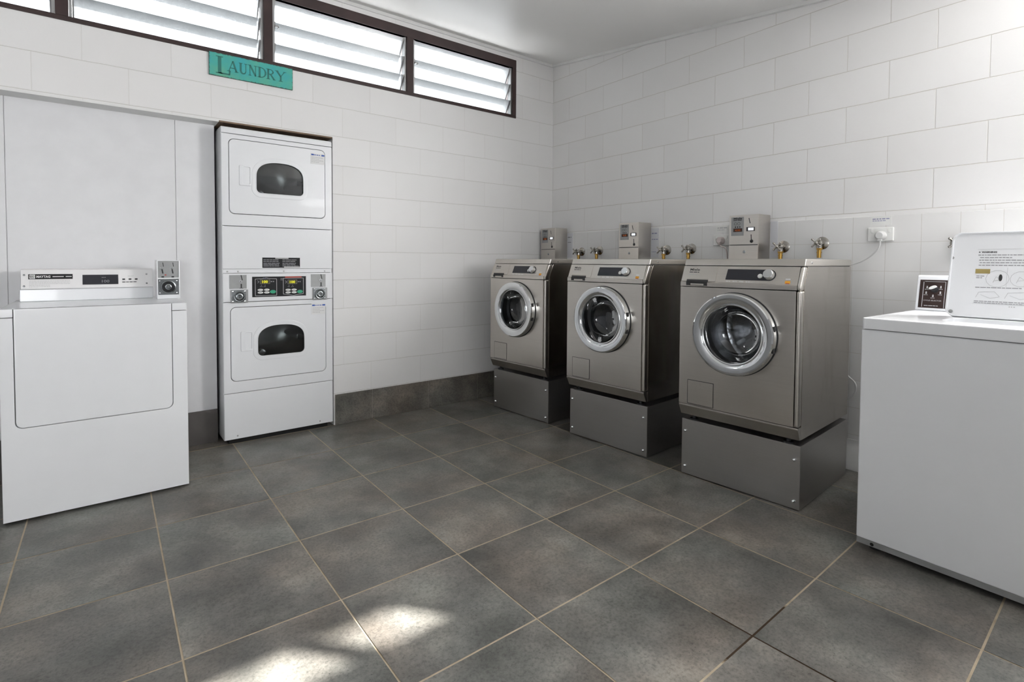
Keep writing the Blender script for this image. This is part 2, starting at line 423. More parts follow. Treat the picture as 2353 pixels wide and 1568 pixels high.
    def build(self, name, mat, parent=None, angle=38, label=None, flat=False):
        me = bpy.data.meshes.new(name)
        bmesh.ops.remove_doubles(self.bm, verts=self.bm.verts[:], dist=1e-7)
        self.bm.to_mesh(me); self.bm.free()
        for m_ in (self.mats or [mat]): me.materials.append(M[m_] if isinstance(m_, str) else m_)
        if not flat:
            for p in me.polygons: p.use_smooth = True
            me.set_sharp_from_angle(angle=math.radians(angle))
        o = bpy.data.objects.new(name, me); COL.objects.link(o)
        if not flat:
            wn = o.modifiers.new('weighted_normals', 'WEIGHTED_NORMAL'); wn.keep_sharp = True; wn.weight = 100
        if parent: o.parent = parent
        if label: o['label'] = label
        return o

def circle(cx, cz, r, n=64, a0=0.0): return [(cx + r * math.cos(a0 + 2 * PI * i / n), cz + r * math.sin(a0 + 2 * PI * i / n)) for i in range(n)]
def rrect(x0, z0, x1, z1, r, n=6, corners=(1, 1, 1, 1)):
    """rounded rectangle; corners = bottom-left, bottom-right, top-right, top-left"""
    out = []
    for k, (cx, cz, a) in enumerate(((x0, z0, PI), (x1, z0, 1.5 * PI), (x1, z1, 0), (x0, z1, .5 * PI))):
        if corners[k]:
            ccx = cx + r * (1 if k in (0, 3) else -1); ccz = cz + r * (1 if k in (0, 1) else -1)
            out += [(ccx + r * math.cos(a + i / n * PI / 2), ccz + r * math.sin(a + i / n * PI / 2)) for i in range(n + 1)]
        else: out.append((cx, cz))
    return out
def inset(pts, d):
    """shift a counter-clockwise closed outline inwards by d"""
    n = len(pts); out = []
    for i in range(n):
        a, b, c = pts[i - 1], pts[i], pts[(i + 1) % n]
        e1 = Vector((b[0] - a[0], b[1] - a[1])); e2 = Vector((c[0] - b[0], c[1] - b[1]))
        n1 = Vector((-e1.y, e1.x)).normalized() if e1.length else Vector((0, 0)); n2 = Vector((-e2.y, e2.x)).normalized() if e2.length else n1
        m_ = (n1 + n2); m_ = m_ / max(m_.length_squared / 2, 0.5) if m_.length else n1
        out.append((b[0] + m_.x * d, b[1] + m_.y * d))
    return out

def thing(name, label, cat, loc=(0, 0, 0), rz=0.0, group=None):
    o = bpy.data.objects.new(name, None); COL.objects.link(o); o.empty_display_size = 0.1
    o.location = loc; o.rotation_euler = (0, 0, rz)
    o['label'] = label; o['category'] = cat
    if group: o['group'] = group
    return o
def tag(o, label, cat, group=None):
    o['label'] = label; o['category'] = cat
    if group: o['group'] = group
    return o
def struct(o): o['kind'] = 'structure'; return o
def dup(root, loc, rz, label):
    r = root.copy(); COL.objects.link(r); r.location = loc; r.rotation_euler = (0, 0, rz); r['label'] = label
    for ch in list(root.children):
        c = ch.copy(); COL.objects.link(c); c.parent = r
        for g in list(ch.children):
            d = g.copy(); COL.objects.link(d); d.parent = c
    return r

# ------------------------------------------------------------------ the room
XR = 2.236          # face of the right wall
XL = -3.05          # left wall (outside the frame)
YB = -4.7           # wall behind the photographer
YW = 0.018          # face of the window wall
WT = 0.19           # block thickness
SL = 0.1185         # the ceiling falls away from the window wall
def zc(y): return 2.945 + SL * y
GRID = [[(0,0)]]
GRID = [[(-3.6736,0.0664),(-3.2086,0.0664),(-2.7436,0.0664),(-2.2786,0.0664),(-1.8136,0.0664),(-1.3678,0.0428),(-0.9146,0.0276),(-0.4566,0.0179),(0.0046,0.0124),(0.468,0.01),(0.9331,0.0099),(1.3992,0.0117),(1.8661,0.0151),(2.3335,0.0197)],
[(-3.6736,-0.3986),(-3.2086,-0.3986),(-2.7436,-0.3986),(-2.2786,-0.3986),(-1.8397,-0.4279),(-1.3747,-0.4279),(-0.9214,-0.444),(-0.4626,-0.4533),(-0.0002,-0.458),(0.4647,-0.4594),(0.9312,-0.4583),(1.3988,-0.4552),(1.8671,-0.4506),(2.3358,-0.4447)],
[(-3.6736,-0.8636),(-3.2086,-0.8636),(-2.7436,-0.8636),(-2.311,-0.8992),(-1.846,-0.8992),(-1.381,-0.8992),(-0.9279,-0.9163),(-0.4682,-0.9254),(-0.0044,-0.9292),(0.462,-0.9294),(0.93,-0.9269),(1.3991,-0.9224),(1.8689,-0.9163),(2.3391,-0.909)],
[(-3.7109,-1.3702),(-3.2459,-1.3702),(-2.7809,-1.3702),(-2.3159,-1.3702),(-1.8509,-1.3702),(-1.3859,-1.3702),(-0.9336,-1.3892),(-0.4731,-1.398),(-0.0078,-1.4007),(0.4602,-1.3994),(0.9299,-1.3953),(1.4006,-1.3892),(1.872,-1.3816),(2.3436,-1.3728)],
[(-3.7129,-1.8389),(-3.2479,-1.8389),(-2.7829,-1.8389),(-2.3179,-1.8389),(-1.8529,-1.8389),(-1.3879,-1.8389),(-0.9381,-1.8618),(-0.4768,-1.8706),(-0.0101,-1.872),(0.4597,-1.8689),(0.9312,-1.863),(1.4037,-1.8551),(1.8767,-1.8457),(2.3499,-1.8352)],
[(-3.7129,-2.3039),(-3.2479,-2.3039),(-2.7829,-2.3039),(-2.3179,-2.3039),(-1.8529,-2.3039),(-1.3879,-2.3039),(-0.9436,-2.3418),(-0.4786,-2.3418),(-0.0102,-2.3418),(0.4615,-2.3368),(0.9349,-2.3288),(1.4092,-2.3189),(1.8838,-2.3076),(2.3585,-2.2953)],
[(-3.7129,-2.7689),(-3.2479,-2.7689),(-2.7829,-2.7689),(-2.3179,-2.7689),(-1.8529,-2.7689),(-1.3879,-2.7689),(-0.9436,-2.8068),(-0.4714,-2.8074),(-0.0064,-2.8074),(0.4671,-2.8005),(0.9424,-2.7904),(1.4184,-2.7784),(1.8946,-2.7652),(2.3707,-2.7512)],
[(-3.7129,-3.2339),(-3.2479,-3.2339),(-2.7829,-3.2339),(-2.3179,-3.2339),(-1.8529,-3.2339),(-1.4086,-3.2718),(-0.9364,-3.2724),(-0.4714,-3.2724),(0.016,-3.2539),(0.481,-3.2539),(0.9571,-3.2429),(1.4341,-3.2296),(1.9113,-3.2151),(2.3884,-3.1998)],
[(-3.7129,-3.6989),(-3.2479,-3.6989),(-2.7829,-3.6989),(-2.3179,-3.6989),(-1.8529,-3.6989),(-1.4014,-3.7374),(-0.9364,-3.7374),(-0.449,-3.7189),(0.016,-3.7189),(0.481,-3.7189),(0.9571,-3.7079),(1.4341,-3.6946),(1.9113,-3.6801),(2.3884,-3.6648)],
[(-3.7129,-4.1639),(-3.2479,-4.1639),(-2.7829,-4.1639),(-2.3179,-4.1639),(-1.8664,-4.2024),(-1.4014,-4.2024),(-0.914,-4.1839),(-0.449,-4.1839),(0.016,-4.1839),(0.481,-4.1839),(0.9571,-4.1729),(1.4341,-4.1596),(1.9113,-4.1451),(2.3884,-4.1298)],
[(-3.7129,-4.6289),(-3.2479,-4.6289),(-2.7829,-4.6289),(-2.3179,-4.6289),(-1.8664,-4.6674),(-1.379,-4.6489),(-0.914,-4.6489),(-0.449,-4.6489),(0.016,-4.6489),(0.481,-4.6489),(0.9571,-4.6379),(1.4341,-4.6246),(1.9113,-4.6101),(2.3884,-4.5948)],
[(-3.7129,-5.0939),(-3.2479,-5.0939),(-2.7829,-5.0939),(-2.3314,-5.1324),(-1.844,-5.1139),(-1.379,-5.1139),(-0.914,-5.1139),(-0.449,-5.1139),(0.016,-5.1139),(0.481,-5.1139),(0.9571,-5.1029),(1.4341,-5.0896),(1.9113,-5.0751),(2.3884,-5.0598)],
[(-3.7129,-5.5589),(-3.2479,-5.5589),(-2.7964,-5.5974),(-2.309,-5.5789),(-1.844,-5.5789),(-1.379,-5.5789),(-0.914,-5.5789),(-0.449,-5.5789),(0.016,-5.5789),(0.481,-5.5789),(0.9571,-5.5679),(1.4341,-5.5546),(1.9113,-5.5401),(2.3884,-5.5248)]]
def build_floor():
    b = bmesh.new(); lay = b.loops.layers.float_color.new('tile_seed')
    g = 0.0030
    nr, nc = len(GRID), len(GRID[0])
    def quad(pts, z, mi, seed):
        vs = [b.verts.new((x, y, z)) for x, y in pts]; f = b.faces.new(vs); f.material_index = mi
        if f.normal.z < 0: f.normal_flip()
        for l in f.loops: l[lay] = (*seed, 1.0)
        return f
    # grout bed under everything, and under the machines out to the walls
    quad([(XL - .2, YB - .2), (XR + .2, YB - .2), (XR + .2, 1.05), (XL - .3, 1.05)], -0.0016, 1, (0, 0, 0))
    for r in range(-1, nr - 1):
        for c in range(nc - 1):
            if r < 0:
                p = [GRID[0][c], GRID[0][c + 1]]; p = [(p[0][0], p[0][1] + .004), (p[1][0], p[1][1] + .004), (p[1][0], .40), (p[0][0], .40)]
            else: p = [GRID[r + 1][c], GRID[r + 1][c + 1], GRID[r][c + 1], GRID[r][c]]
            cx = sum(q[0] for q in p) / 4; cy = sum(q[1] for q in p) / 4
            q = []
            for (x, y) in p:
                q.append((x + (g if x < cx else -g), y + (g if y < cy else -g)))
            seed = (random.uniform(0, 40), random.uniform(0, 40), random.uniform(0, 40))
            quad(q, 0.0, 0, seed)
    me = bpy.data.meshes.new('floor'); b.normal_update(); b.to_mesh(me); b.free()
    me.materials.append(M['stone']); me.materials.append(M['grout'])
    o = bpy.data.objects.new('floor', me); COL.objects.link(o); struct(o)
build_floor()

NX0, NX1, NZ = XL, 0.183, 1.996      # recess for the dryers
WX1, WZ0, WZ1 = 1.798, 2.396, 2.886  # louvre window opening
w = MB()
w.box(NX1, YW, 0, XR + .2, YW + WT, WZ0)                       # below the window, right of the recess
w.box(XL - .2, YW, NZ, NX1, YW + WT, WZ0)                      # over the recess
w.box(WX1, YW, WZ0, XR + .2, YW + WT, 3.1)
w.box(XL - .2, YW, WZ1, WX1, YW + WT, 3.1)
struct(w.build('wall_left', 'wall_w', angle=30))
# smooth white panels closing the back of the recess
YP = 0.135
w = MB()
w.box(XL - .2, YP, 0, -1.484, YP + .02, NZ, .002).box(-1.4815, YP, 0, -.7335, YP + .02, NZ, .002).box(-.731, YP, 0, -.5225, YP + .02, NZ, .002).box(XL - .2, YP + .006, 0, -.53, YP + .018, NZ)
struct(w.build('wall_recess', 'panel'))
w = MB()   # unseen shell added behind the panels to keep sky light out
w.box(XL - .2, .95, 0, NX1 + .02, 1.0, 2.2).box(NX1, YW + WT, 0, NX1 + .06, 1.0, 2.2).box(XL - .2, YW + WT, NZ + .05, NX1 + .06, 1.0, NZ + .09).box(XL - .25, YP, 0, XL - .2, 1, 2.2)
struct(w.build('wall_cavity', 'plain'))

# unseen back wall with an added fill-light opening and two sun slots; plain left wall
RY0, RY1, RZB, RZT = -4.35, -3.22, 1.425, 2.23     # window in the end wall, just outside the frame
VZ0, VZ1 = 1.990, 2.112                     # two unseen slots shaped to throw the sun patches
SUN_SLOTS = [(1.82, 2.157), (1.37, 1.76)]
w = MB()
BX0, BX1, BZ0, BZ1 = -2.9, -1.5, .95, 1.87      # opening added behind the photographer to let in fill light
w.box(XL - .2, YB - .03, 0, XR + .2, YB, BZ0).box(XL - .2, YB - .03, BZ0, BX0, YB, BZ1).box(BX1, YB - .03, BZ0, XR + .2, YB, BZ1).box(XL - .2, YB - .03, BZ1, XR + .2, YB, VZ0).box(XL - .2, YB - .03, VZ1, XR + .2, YB, 3.1)
xs = [XL - .2] + [v for p in sorted(SUN_SLOTS) for v in p] + [XR + .2]
for a, b_ in zip(xs[0::2], xs[1::2]): w.box(a, YB - .03, VZ0, b_, YB, VZ1)
struct(w.build('wall_back', 'far'))
w = MB(); w.box(XL - .2, YB - .2, 0, XL, YP + .02, 3.1)
struct(w.build('wall_far', 'far'))
w = MB(); w.box(XR, RY1, 0, XR + WT, YW + WT, 3.1).box(XR, YB - .2, 0, XR + WT, RY0, 3.1).box(XR, RY0, RZT, XR + WT, RY1, 3.1).box(XR, RY0, 0, XR + WT, RY1, RZB)
struct(w.build('wall_right', 'wall_r'))
# unseen sun blockers added outside: slab over back opening, wall facing end window
w = MB(); w.box(XL - .4, YB - 1.75, 1.90, 3.0, YB - .03, 1.94); struct(w.build('sun_blocker_slab', 'plain'))
w = MB(); w.box(3.4, -5.98, 0, 3.6, -1.5, 4.0); struct(w.build('sun_blocker_wall', 'plain'))
# sloping ceiling with a narrow bead along the end wall
t = MB()
t.profile([(YB - .04, zc(YB - .04)), (YW + WT, zc(YW + WT)), (YW + WT, zc(YW + WT) + .12), (YB - .04, zc(YB - .04) + .12)], XL - .3, XR + .3)
struct(t.build('ceiling', 'ceil'))
t = MB(); y0, y1 = YB, YW
t.profile([(y0, zc(y0) - .022), (y1, zc(y1) - .022), (y1, zc(y1) + .01), (y0, zc(y0) + .01)], XR - .022, XR + .01, .004)
struct(t.build('trim_1', 'plain'))
t = MB(); t.box(WX1, YW - .012, zc(0) - .022, XR, YW + .01, zc(0) + .01, .003).box(XL, YW - .012, zc(0) - .022, WX1, YW + .01, zc(0) + .01, .003)
struct(t.build('trim_2', 'plain'))
# steel lintel over the recess: painted, bare and rusty above the stacked dryer
t = MB(); t.box(XL, YW - .004, NZ - .010, -.515, YW + WT, NZ, .0015); struct(t.build('trim_3', 'plain'))
t = MB(); t.box(-.5145, YW - .004, NZ - .010, NX1 - .004, YW + WT, NZ, .0015); struct(t.build('trim_4', 'rust'))
# white wall tiles with a coved foot along the end wall
XT = 2.222
t = MB(); t.box(XT, YB, .15, XR + .01, YW + .001, 1.4035, .0025); struct(t.build('wall_tiles', 'tile'))
t = MB(); pr = [(XR, 0.0), (2.188, 0.0), (2.189, .02), (2.194, .05), (2.204, .085), (2.216, .12), (XT - .004, .150), (XT - .004, .164), (XR, .164)]
tm = MB(Matrix.Rotation(PI / 2, 4, 'Z'))      # profile (y, z) along x  ->  turned to run along Y
tm.profile([(-x, z) for x, z in pr], YB, -0.004)
struct(tm.build('baseboard_right', 'plain'))
# slate skirting tiles under the window wall
s = MB(); me_seed = []
joints = [0.190, 0.4655, 0.930, 1.3965, 1.862, 2.19]
for a, b_ in zip(joints[:-1], joints[1:]): s.box(a + .0015, 0.008, 0.0, b_ - .0015, YW + .001, .213, .0012)
o = struct(s.build('baseboard_left', 'skirt'))
s = MB(); s.box(.19, .0105, 0, 2.19, YW + .002, .211); struct(s.build('trim_5', 'pale_grout'))
s = MB(); s.box(XL, YP - .012, 0, -1.06, YP + .001, .208, .001).box(-1.057, YP - .012, 0, -.5235, YP + .001, .208, .001)
struct(s.build('baseboard_recess', 'skirt_brown'))

# ---- louvre window: one timber frame, four bays of obscure glass blades
MX = [-2.245, -1.24, -.229, .7735]
f = MB(); ya, yb = YW - .006, YW + .095
f.box(XL, ya, WZ0 - .004, WX1, yb, WZ0 + .022, .003)                  # sill
f.box(XL, ya, WZ1 - .066, WX1, yb, WZ1 + .004, .003)                  # head
f.box(WX1 - .040, ya, WZ0 + .022, WX1, yb, WZ1 - .066, .003)
win = struct(f.build('window_1', 'wood'))
for i, x in enumerate(MX):
    f = MB(); f.box(x - .027, ya - .002, WZ0 + .02, x + .027, yb, WZ1 - .064, .003); f.build('mullion', 'wood', win)
tops = [2.815, 2.676, 2.540]
edges = MX + [WX1 - .013]
for bay in range(len(edges) - 1):
    x0, x1 = edges[bay] + .029, edges[bay + 1] - .029
    ch = MB()
    for x in (x0, x1 - .012): ch.box(x, ya + .012, WZ0 + .022, x + .012, ya + .052, WZ1 - .067)
    ch.build('louvre_channel', 'alu', win)
    for zt in tops:
        g = MB()
        p0 = Vector((0, ya + .022, zt)); p1 = Vector((0, ya + .112, zt - .158)); d = (p1 - p0).normalized(); nn = Vector((0, -d.z, d.y)) * .003
        g.profile([((p0 + nn).y, (p0 + nn).z), ((p1 + nn).y, (p1 + nn).z), ((p1 - nn).y, (p1 - nn).z), ((p0 - nn).y, (p0 - nn).z)], x0 + .016, x1 - .016)
        bl = g.build('louvre_blade', 'frost', win)
        for x in (x0 + .013, x1 - .020):
            c = MB(); n2 = nn * 2.6
            q0 = p0 - d * .004; q1 = p0 + d * .145
            c.profile([((q0 + n2).y, (q0 + n2).z), ((q1 + n2).y, (q1 + n2).z), ((q1 - n2).y, (q1 - n2).z), ((q0 - n2).y, (q0 - n2).z)], x, x + .007)
            c.build('blade_clip', 'alu', bl)
    lv = MB(); lv.box(x0 + .012, ya - .004, 2.640, x0 + .034, ya + .016, 2.652, .002).box(x0 + .030, ya - .006, 2.634, x0 + .036, ya + .010, 2.646, .001); lv.build('louvre_lever', 'alu', win)

# ---- painted board sign, old and chipped, with letters in two sizes
sx0, sz0 = -.566, 2.2585
g = MB(); g.box(-.566, YW - .014, 2.2585, -.083, YW - .001, 2.395, .001)
sg = g.build('wall_sign', 'sign'); tag(sg, 'chipped green painted board sign with faded letters below the louvre window', 'sign')
def serif(ch, x, z, h, w_, mb):
    """serifed capitals drawn from thick and thin strokes; x, z lower left, h height, w_ width"""
    T, t_ = h * .19, h * .065; s_ = h * .05; y0, y1 = YW - .0148, YW - .0138
    def bar(x0, z0, x1, z1, wd): mb.stroke([(x + x0 * w_, z + z0 * h), (x + x1 * w_, z + z1 * h)], wd, y0, y1)
    def ser(cx, cz, wd=.42): mb.stroke([(x + (cx - wd / 2) * w_, z + cz * h), (x + (cx + wd / 2) * w_, z + cz * h)], s_, y0, y1)
    def bowl(cx, cz, rx, rz, wd):
        P = [(cx + rx * math.sin(a), cz + rz * math.cos(a)) for a in [i * PI / 10 for i in range(11)]]
        for (ax, az), (bx, bz) in zip(P[:-1], P[1:]):
            k = abs((az + bz) / 2 - cz) / rz
            bar(ax, az, bx, bz, t_ + (wd - t_) * (1 - k))
    if ch == 'L':
        bar(.22, 0, .22, 1, T); ser(.22, 1, .5); ser(.2, .02, .5); bar(.22, .03, .92, .03, t_ * 1.2); bar(.92, 0, .95, .28, t_ * 1.3)
    elif ch == 'A':
        bar(.12, 0, .50, 1, t_); bar(.50, 1, .86, 0, T * .85); bar(.25, .34, .72, .34, t_); ser(.12, .02, .34); ser(.86, .02, .38)
    elif ch == 'U':
        bar(.22, 1, .22, .30, T * .9); bar(.80, 1, .80, .30, t_); ser(.22, .98, .42); ser(.80, .98, .36)
        P = [(.51 - .29 * math.cos(i * PI / 8), .30 - .28 * math.sin(i * PI / 8)) for i in range(9)]
        for i, (a, b_) in enumerate(zip(P[:-1], P[1:])): bar(a[0], a[1], b_[0], b_[1], T * .9 - (T * .9 - t_) * i / 8)
    elif ch == 'N':
        bar(.16, 0, .16, 1, t_); bar(.16, 1, .84, 0, T * .85); bar(.84, 0, .84, 1, t_); ser(.14, .02, .34); ser(.10, .98, .34); ser(.84, .98, .36)
    elif ch == 'D':
        bar(.22, 0, .22, 1, T * .9); bowl(.34, .5, .54, .47, T * .9); bar(.2, .97, .36, .97, t_); bar(.2, .03, .36, .03, t_); ser(.14, .98, .3); ser(.14, .02, .3)
    elif ch == 'R':
        bar(.20, 0, .20, 1, T * .9); bowl(.36, .74, .38, .23, T * .8); bar(.2, .97, .38, .97, t_); bar(.2, .50, .42, .50, t_); bar(.45, .50, .86, .02, T * .8); ser(.20, .02, .42); ser(.12, .98, .3); ser(.88, .02, .28)
    elif ch == 'Y':
        bar(.10, 1, .50, .48, T * .85); bar(.90, 1, .50, .48, t_); bar(.50, .5, .50, 0, T * .85); ser(.10, .98, .36); ser(.92, .98, .32); ser(.50, .02, .42)
lt = MB()
serif('L', sx0 + .040, sz0 + .016, .100, .076, lt)
for ch, xx, ww in (('A', .088, .058), ('U', .150, .050), ('N', .206, .048), ('D', .258, .054), ('R', .310, .054), ('Y', .366, .060)):
    serif(ch, sx0 + xx + .012, sz0 + .040, .064, ww, lt)
lt.build('sign_lettering', 'signink', sg, label='dark green serif letters reading LAUNDRY')

# ------------------------------------------------------------------ front-loading steel washers on plinths
RZ = math.radians(-86.4)
W_, YF, YBK = .595, -.040, .658       # width; front face and back face (0 = the plinth's front)
def make_plinth(label):
    t = thing('washer_plinth', label, 'plinth', group='steel plinths under the washers')
    b = MB(); b.box(0, 0, .004, W_, .66, .304, .0025); b.build('plinth_body', 'steel_dark', t)
    b = MB(); b.box(.001, -.0022, .006, W_ - .001, .0005, .303, .001); pn = b.build('front_panel', 'steel_dark', t)
    for x, z in ((.022, .240), (.022, .048), (.570, .236), (.570, .042)):
        s = MB(); s.lathe([(.0001, -.0105), (.004, -.0100), (.0068, -.0072), (.0085, -.0035), (.0095, -.0015), (.0095, 0)], (x, -.002, z), seg=20)
        s.box(x - .005, -.0118, z - .0009, x + .005, -.0096, z + .0009)
        s.build('screw', 'chrome', pn)
    return t

DC = (.296, .795); RO = .203           # door centre and ring radius
def make_washer(label):
    t = thing('front_load_washer', label, 'washing machine', group='steel front-loading washers')
    # shell: sides, back, top and floor around an open front
    b = MB(); z0, z1 = .333, 1.131
    side = [(YF + .004, .394), (YF + .004, 1.024), (YF + .048, z1), (YBK, z1), (YBK, z0), (YF + .030, z0)]
    b.profile(side, 0, .010, .001)
    b.profile([(YF + .0405, z0), (YF + .0405, 1.0455), (YF + .0795, z1), (YBK, z1), (YBK, z0)], W_ - .010, W_, .001)
    b.box(.01, YBK - .01, z0, W_ - .01, YBK, z1).box(.01, YF + .03, z0, W_ - .01, YBK - .01, z0 + .01)
    b.build('cabinet', 'steel_side', t)
    # rounded corner posts and the front panel with its porthole
    b = MB(); hole = circle(DC[0], DC[1], .172, 72)
    b.plate(rrect(.0005, .3965, .574, 1.020, .004, 2), YF, YF + .014, (hole,), bev=.0018)
    fp = b.build('front_panel', 'steel', t)
    b = MB(); b.box(.5750, YF + .0005, .3965, W_ + .0003, YF + .0395, 1.0215, .0095, 5); b.build('corner_post', 'steel', t)
    b = MB(); b.box(.0, YF + .006, .398, .594, YF + .018, .402)
    b.profile([(YF + .001, .3945), (YF + .001, .386), (YF + .026, .334), (YF + .040, .334), (YF + .040, .3945)], .0005, W_ - .0005, .0015)
    b.build('kick_strip', 'steel', t)
    # service flap
    b = MB(); b.plate(rrect(.050, .402, .194, .530, .003, 2), YF - .0012, YF + .001, (rrect(.0522, .4042, .1918, .5278, .002, 2),)); b.build('flap_gap', 'rubber_gap_shade', fp)
    b = MB(); b.box(.0525, YF - .0022, .4045, .1915, YF + .001, .5275, .0012); b.lathe([(.0001, -.0012), (.005, -.001), (.006, 0)], (.121, YF - .002, .512), seg=14)
    b.build('service_flap', 'steel', fp)
    # control panel leaning back over a vertical lip
    b = MB()
    b.profile([(YF - .001, 1.0235), (YF - .001, 1.0455), (YF + .005, 1.0485), (YF + .0385, 1.1305), (YF + .07, 1.1305), (YF + .07, 1.0235)], .0005, .578, .0015)
    cp = b.build('control_panel', 'steel', t)
    b = MB(); b.profile([(YF - .001, 1.0225), (YF - .001, 1.0455), (YF + .0385, 1.1305), (YF + .0785, 1.1305), (YF + .039, 1.0455), (YF + .039, 1.0225)], .5782, W_ + .0003, .0075)
    b.build('panel_end', 'steel', t)
    # frame lying on the slope: x across, z up the slope, -y out of it
    a = math.atan2(.0335, .082); XF = Matrix.Translation((0, YF + .005, 1.0485)) @ Matrix.Rotation(-a, 4, 'X')
    H = .0886
    # detergent drawer with its grip slot
    b = MB(XF); b.plate(rrect(.006, .003, .190, H - .002, .003, 2), -.0030, .004, (rrect(.034, .0042, .152, .0155, .002, 2),), bev=.001); dr = b.build('detergent_drawer', 'steel', t)
    b = MB(XF); b.box(.030, .0005, -.016, .156, .002, .0165); b.build('drawer_grip', 'rubber_gap_shade', dr)
    b = MB(); b.box(.034, YF - .0016, 1.0285, .150, YF + .001, 1.0462); q = MB(XF); q.box(.034, -.0037, -.002, .150, .0, .0105); q.build('slot_shade', 'rubber_gap_shade', dr); b.build('grip_slot', 'rubber_gap_shade', dr)  # black faces painted as the shade inside the slot
    b = MB(); b.box(.060, YF - .0060, 1.0300, .132, YF - .001, 1.0385, .002); b.build('grip_bar', 'steel', dr)
    b = MB(XF); b.text('Miele', .040, -.0031, .060, .018, width=.054, bold=.0004); b.words(.040, .094, .0495, .0042, -.003, fill=1.0); b.build('logo', 'ink', dr, flat=True)
    b = MB(XF); b.words(.036, .085, .036, .004, -.003, fill=1.0); b.build('model_text', 'paleink', dr, flat=True)
    # display with rounded right end round the selector knob
    b = MB(XF); b.plate([(.240, .016), (.448, .016)] + [(.448 + .030 * math.cos(q), .0440 + .0285 * math.sin(q)) for q in [(-90 + 15 * i) * PI / 180 for i in range(13)]] + [(.448, .072), (.243, .072)], -.0016, .001)
    b.build('display', 'gloss_black', cp)
    b = MB(XF); b.lathe([(.0001, -.024), (.020, -.024), (.0225, -.022), (.0255, -.004), (.0265, -.0012)], (.448, 0, .0440), seg=40); kb = b.build('selector_knob', 'satin', cp)
    b = MB(XF); b.lathe([(.0001, -.0055), (.009, -.0055), (.0112, -.004), (.0118, -.001)], (.4065, 0, .038), seg=24); b.build('start_button', 'white_plastic', cp)
    b = MB(XF)
    for x in (.245, .278, .311, .342): b.words(x, x + .021, .0052, .0042, -.0003, fill=1.0)
    b.build('key_text', 'whiteink', cp, flat=True)
    b = MB(XF); b.box(.522, -.0008, .0038, .545, .0005, .018, mat='orange').box(.526, -.0011, .0034, .542, .0005, .0066, mat='redink').box(.523, -.0008, .0235, .544, .0005, .0290, mat='whiteink'); b.build('sticker', 'orange', cp)
    # lid
    b = MB(); b.profile([(YF + .0395, 1.1330), (YF + .0530, 1.1675), (YBK + .006, 1.1675), (YBK + .006, 1.1340)], 0, W_ + .0005, .005); ld = b.build('lid', 'steel', t)
    b = MB(); b.lathe([(.0001, .0022), (.004, .0018), (.005, 0)], (W_ + .001, .085, 1.150), axis='x', seg=14); b.build('lid_screw', 'chrome', ld)
    b = MB(); b.box(.006, YF + .05, 1.1305, W_ - .006, YBK - .004, 1.1345); b.build('lid_gasket', 'rubber_gap_shade', ld)
    # door: ring, bowl of glass, hinge and catch
    cx, cz = DC
    b = MB(); b.lathe([(.194, .002), (RO, 0), (RO, -.030), (RO - .003, -.037), (RO - .008, -.0405), (RO - .030, -.0405), (RO - .046, -.036), (RO - .052, -.030), (RO - .052, -.010), (RO - .049, .006)], (cx, YF - .003, cz), seg=96)
    dr = b.build('door_ring', 'chrome', t, angle=30)
    b = MB(); b.lathe([(RO - .0525, -.030), (RO - .056, -.034), (RO - .060, -.032), (RO - .0605, -.012), (RO - .055, -.008)], (cx, YF - .003, cz), seg=80); b.build('inner_ring', 'satin', dr)
    b = MB(); b.lathe([(RO - .002, -.0015), (RO + .0035, -.0015), (RO + .0035, .004), (RO - .002, .004)], (cx, YF - .002, cz), seg=80, closed=True); b.build('door_gasket', 'rubber_gap_shade', dr)
    b = MB(); pr_ = [(RO - .060, -.026), (RO - .066, -.010), (RO - .074, .018), (RO - .084, .046), (RO - .098, .064), (RO - .125, .078), (RO - .16, .085), (.0001, .087)]
    b.lathe(pr_, (cx, YF, cz), seg=72); b.build('door_glass', 'glass', dr)
    for dz in (-.055, .045):
        b = MB(); an = math.asin(dz / RO); b.box(cx + RO * math.cos(an) - .006, YF - .034, cz + dz - .013, cx + RO * math.cos(an) + .003, YF - .014, cz + dz + .013, .002); b.build('door_catch', 'black', dr)
    # drum behind the glass
    b = MB(); b.lathe([(.158, .006), (.172, .010), (.172, .060), (.160, .075)], (cx, YF, cz), seg=64); b.build('door_boot', 'rubber_gap_shade', t)
    b = MB(); b.lathe([(.166, .075), (.172, .090), (.225, .110), (.232, .130), (.232, .400), (.20, .418), (.10, .405), (.055, .392), (.055, .384), (.0001, .384)], (cx, YF, cz), seg=64); dm = b.build('drum', 'drum', t)
    for k in range(3):
        an = math.radians(-96 + 120 * k); c_, s_ = math.cos(an), math.sin(an)
        XFk = Matrix.Translation((cx, YF, cz)) @ Matrix.Rotation(-an, 4, 'Y')
        b = MB(XFk); b.profile([(.12, -.03), (.39, -.03), (.39, .03), (.12, .03)], .20, .235, .008)
        b.profile([(.13, -.014), (.385, -.014), (.385, .014), (.13, .014)], .155, .205, .010); b.build('drum_paddle', 'drum', dm)
    b = MB()
    for k in range(6):
        an = math.radians(20 + 60 * k); b.stroke([(cx + .045 * math.cos(an), cz + .045 * math.sin(an)), (cx + .195 * math.cos(an + .22), cz + .195 * math.sin(an + .22))], .018, YF + .388, YF + .408)
    b.lathe([(.0001, .372), (.032, .374), (.040, .390)], (cx, YF, cz), seg=30)
    b.build('drum_star', 'chrome', dm)
    # levelling feet standing on the plinth
    for x, y in ((.06, .02), (W_ - .06, .02), (.06, .60), (W_ - .06, .60)):
        b = MB(); b.cyl((x, y, .304), (x, y, .312), .022, 18).cyl((x, y, .31), (x, y, .335), .009, 12); b.build('foot', 'rubber_gap_shade', t)
    return t
ROOTS = [(1.402, -1.928), (1.385, -1.0905), (1.366, -.2625)]
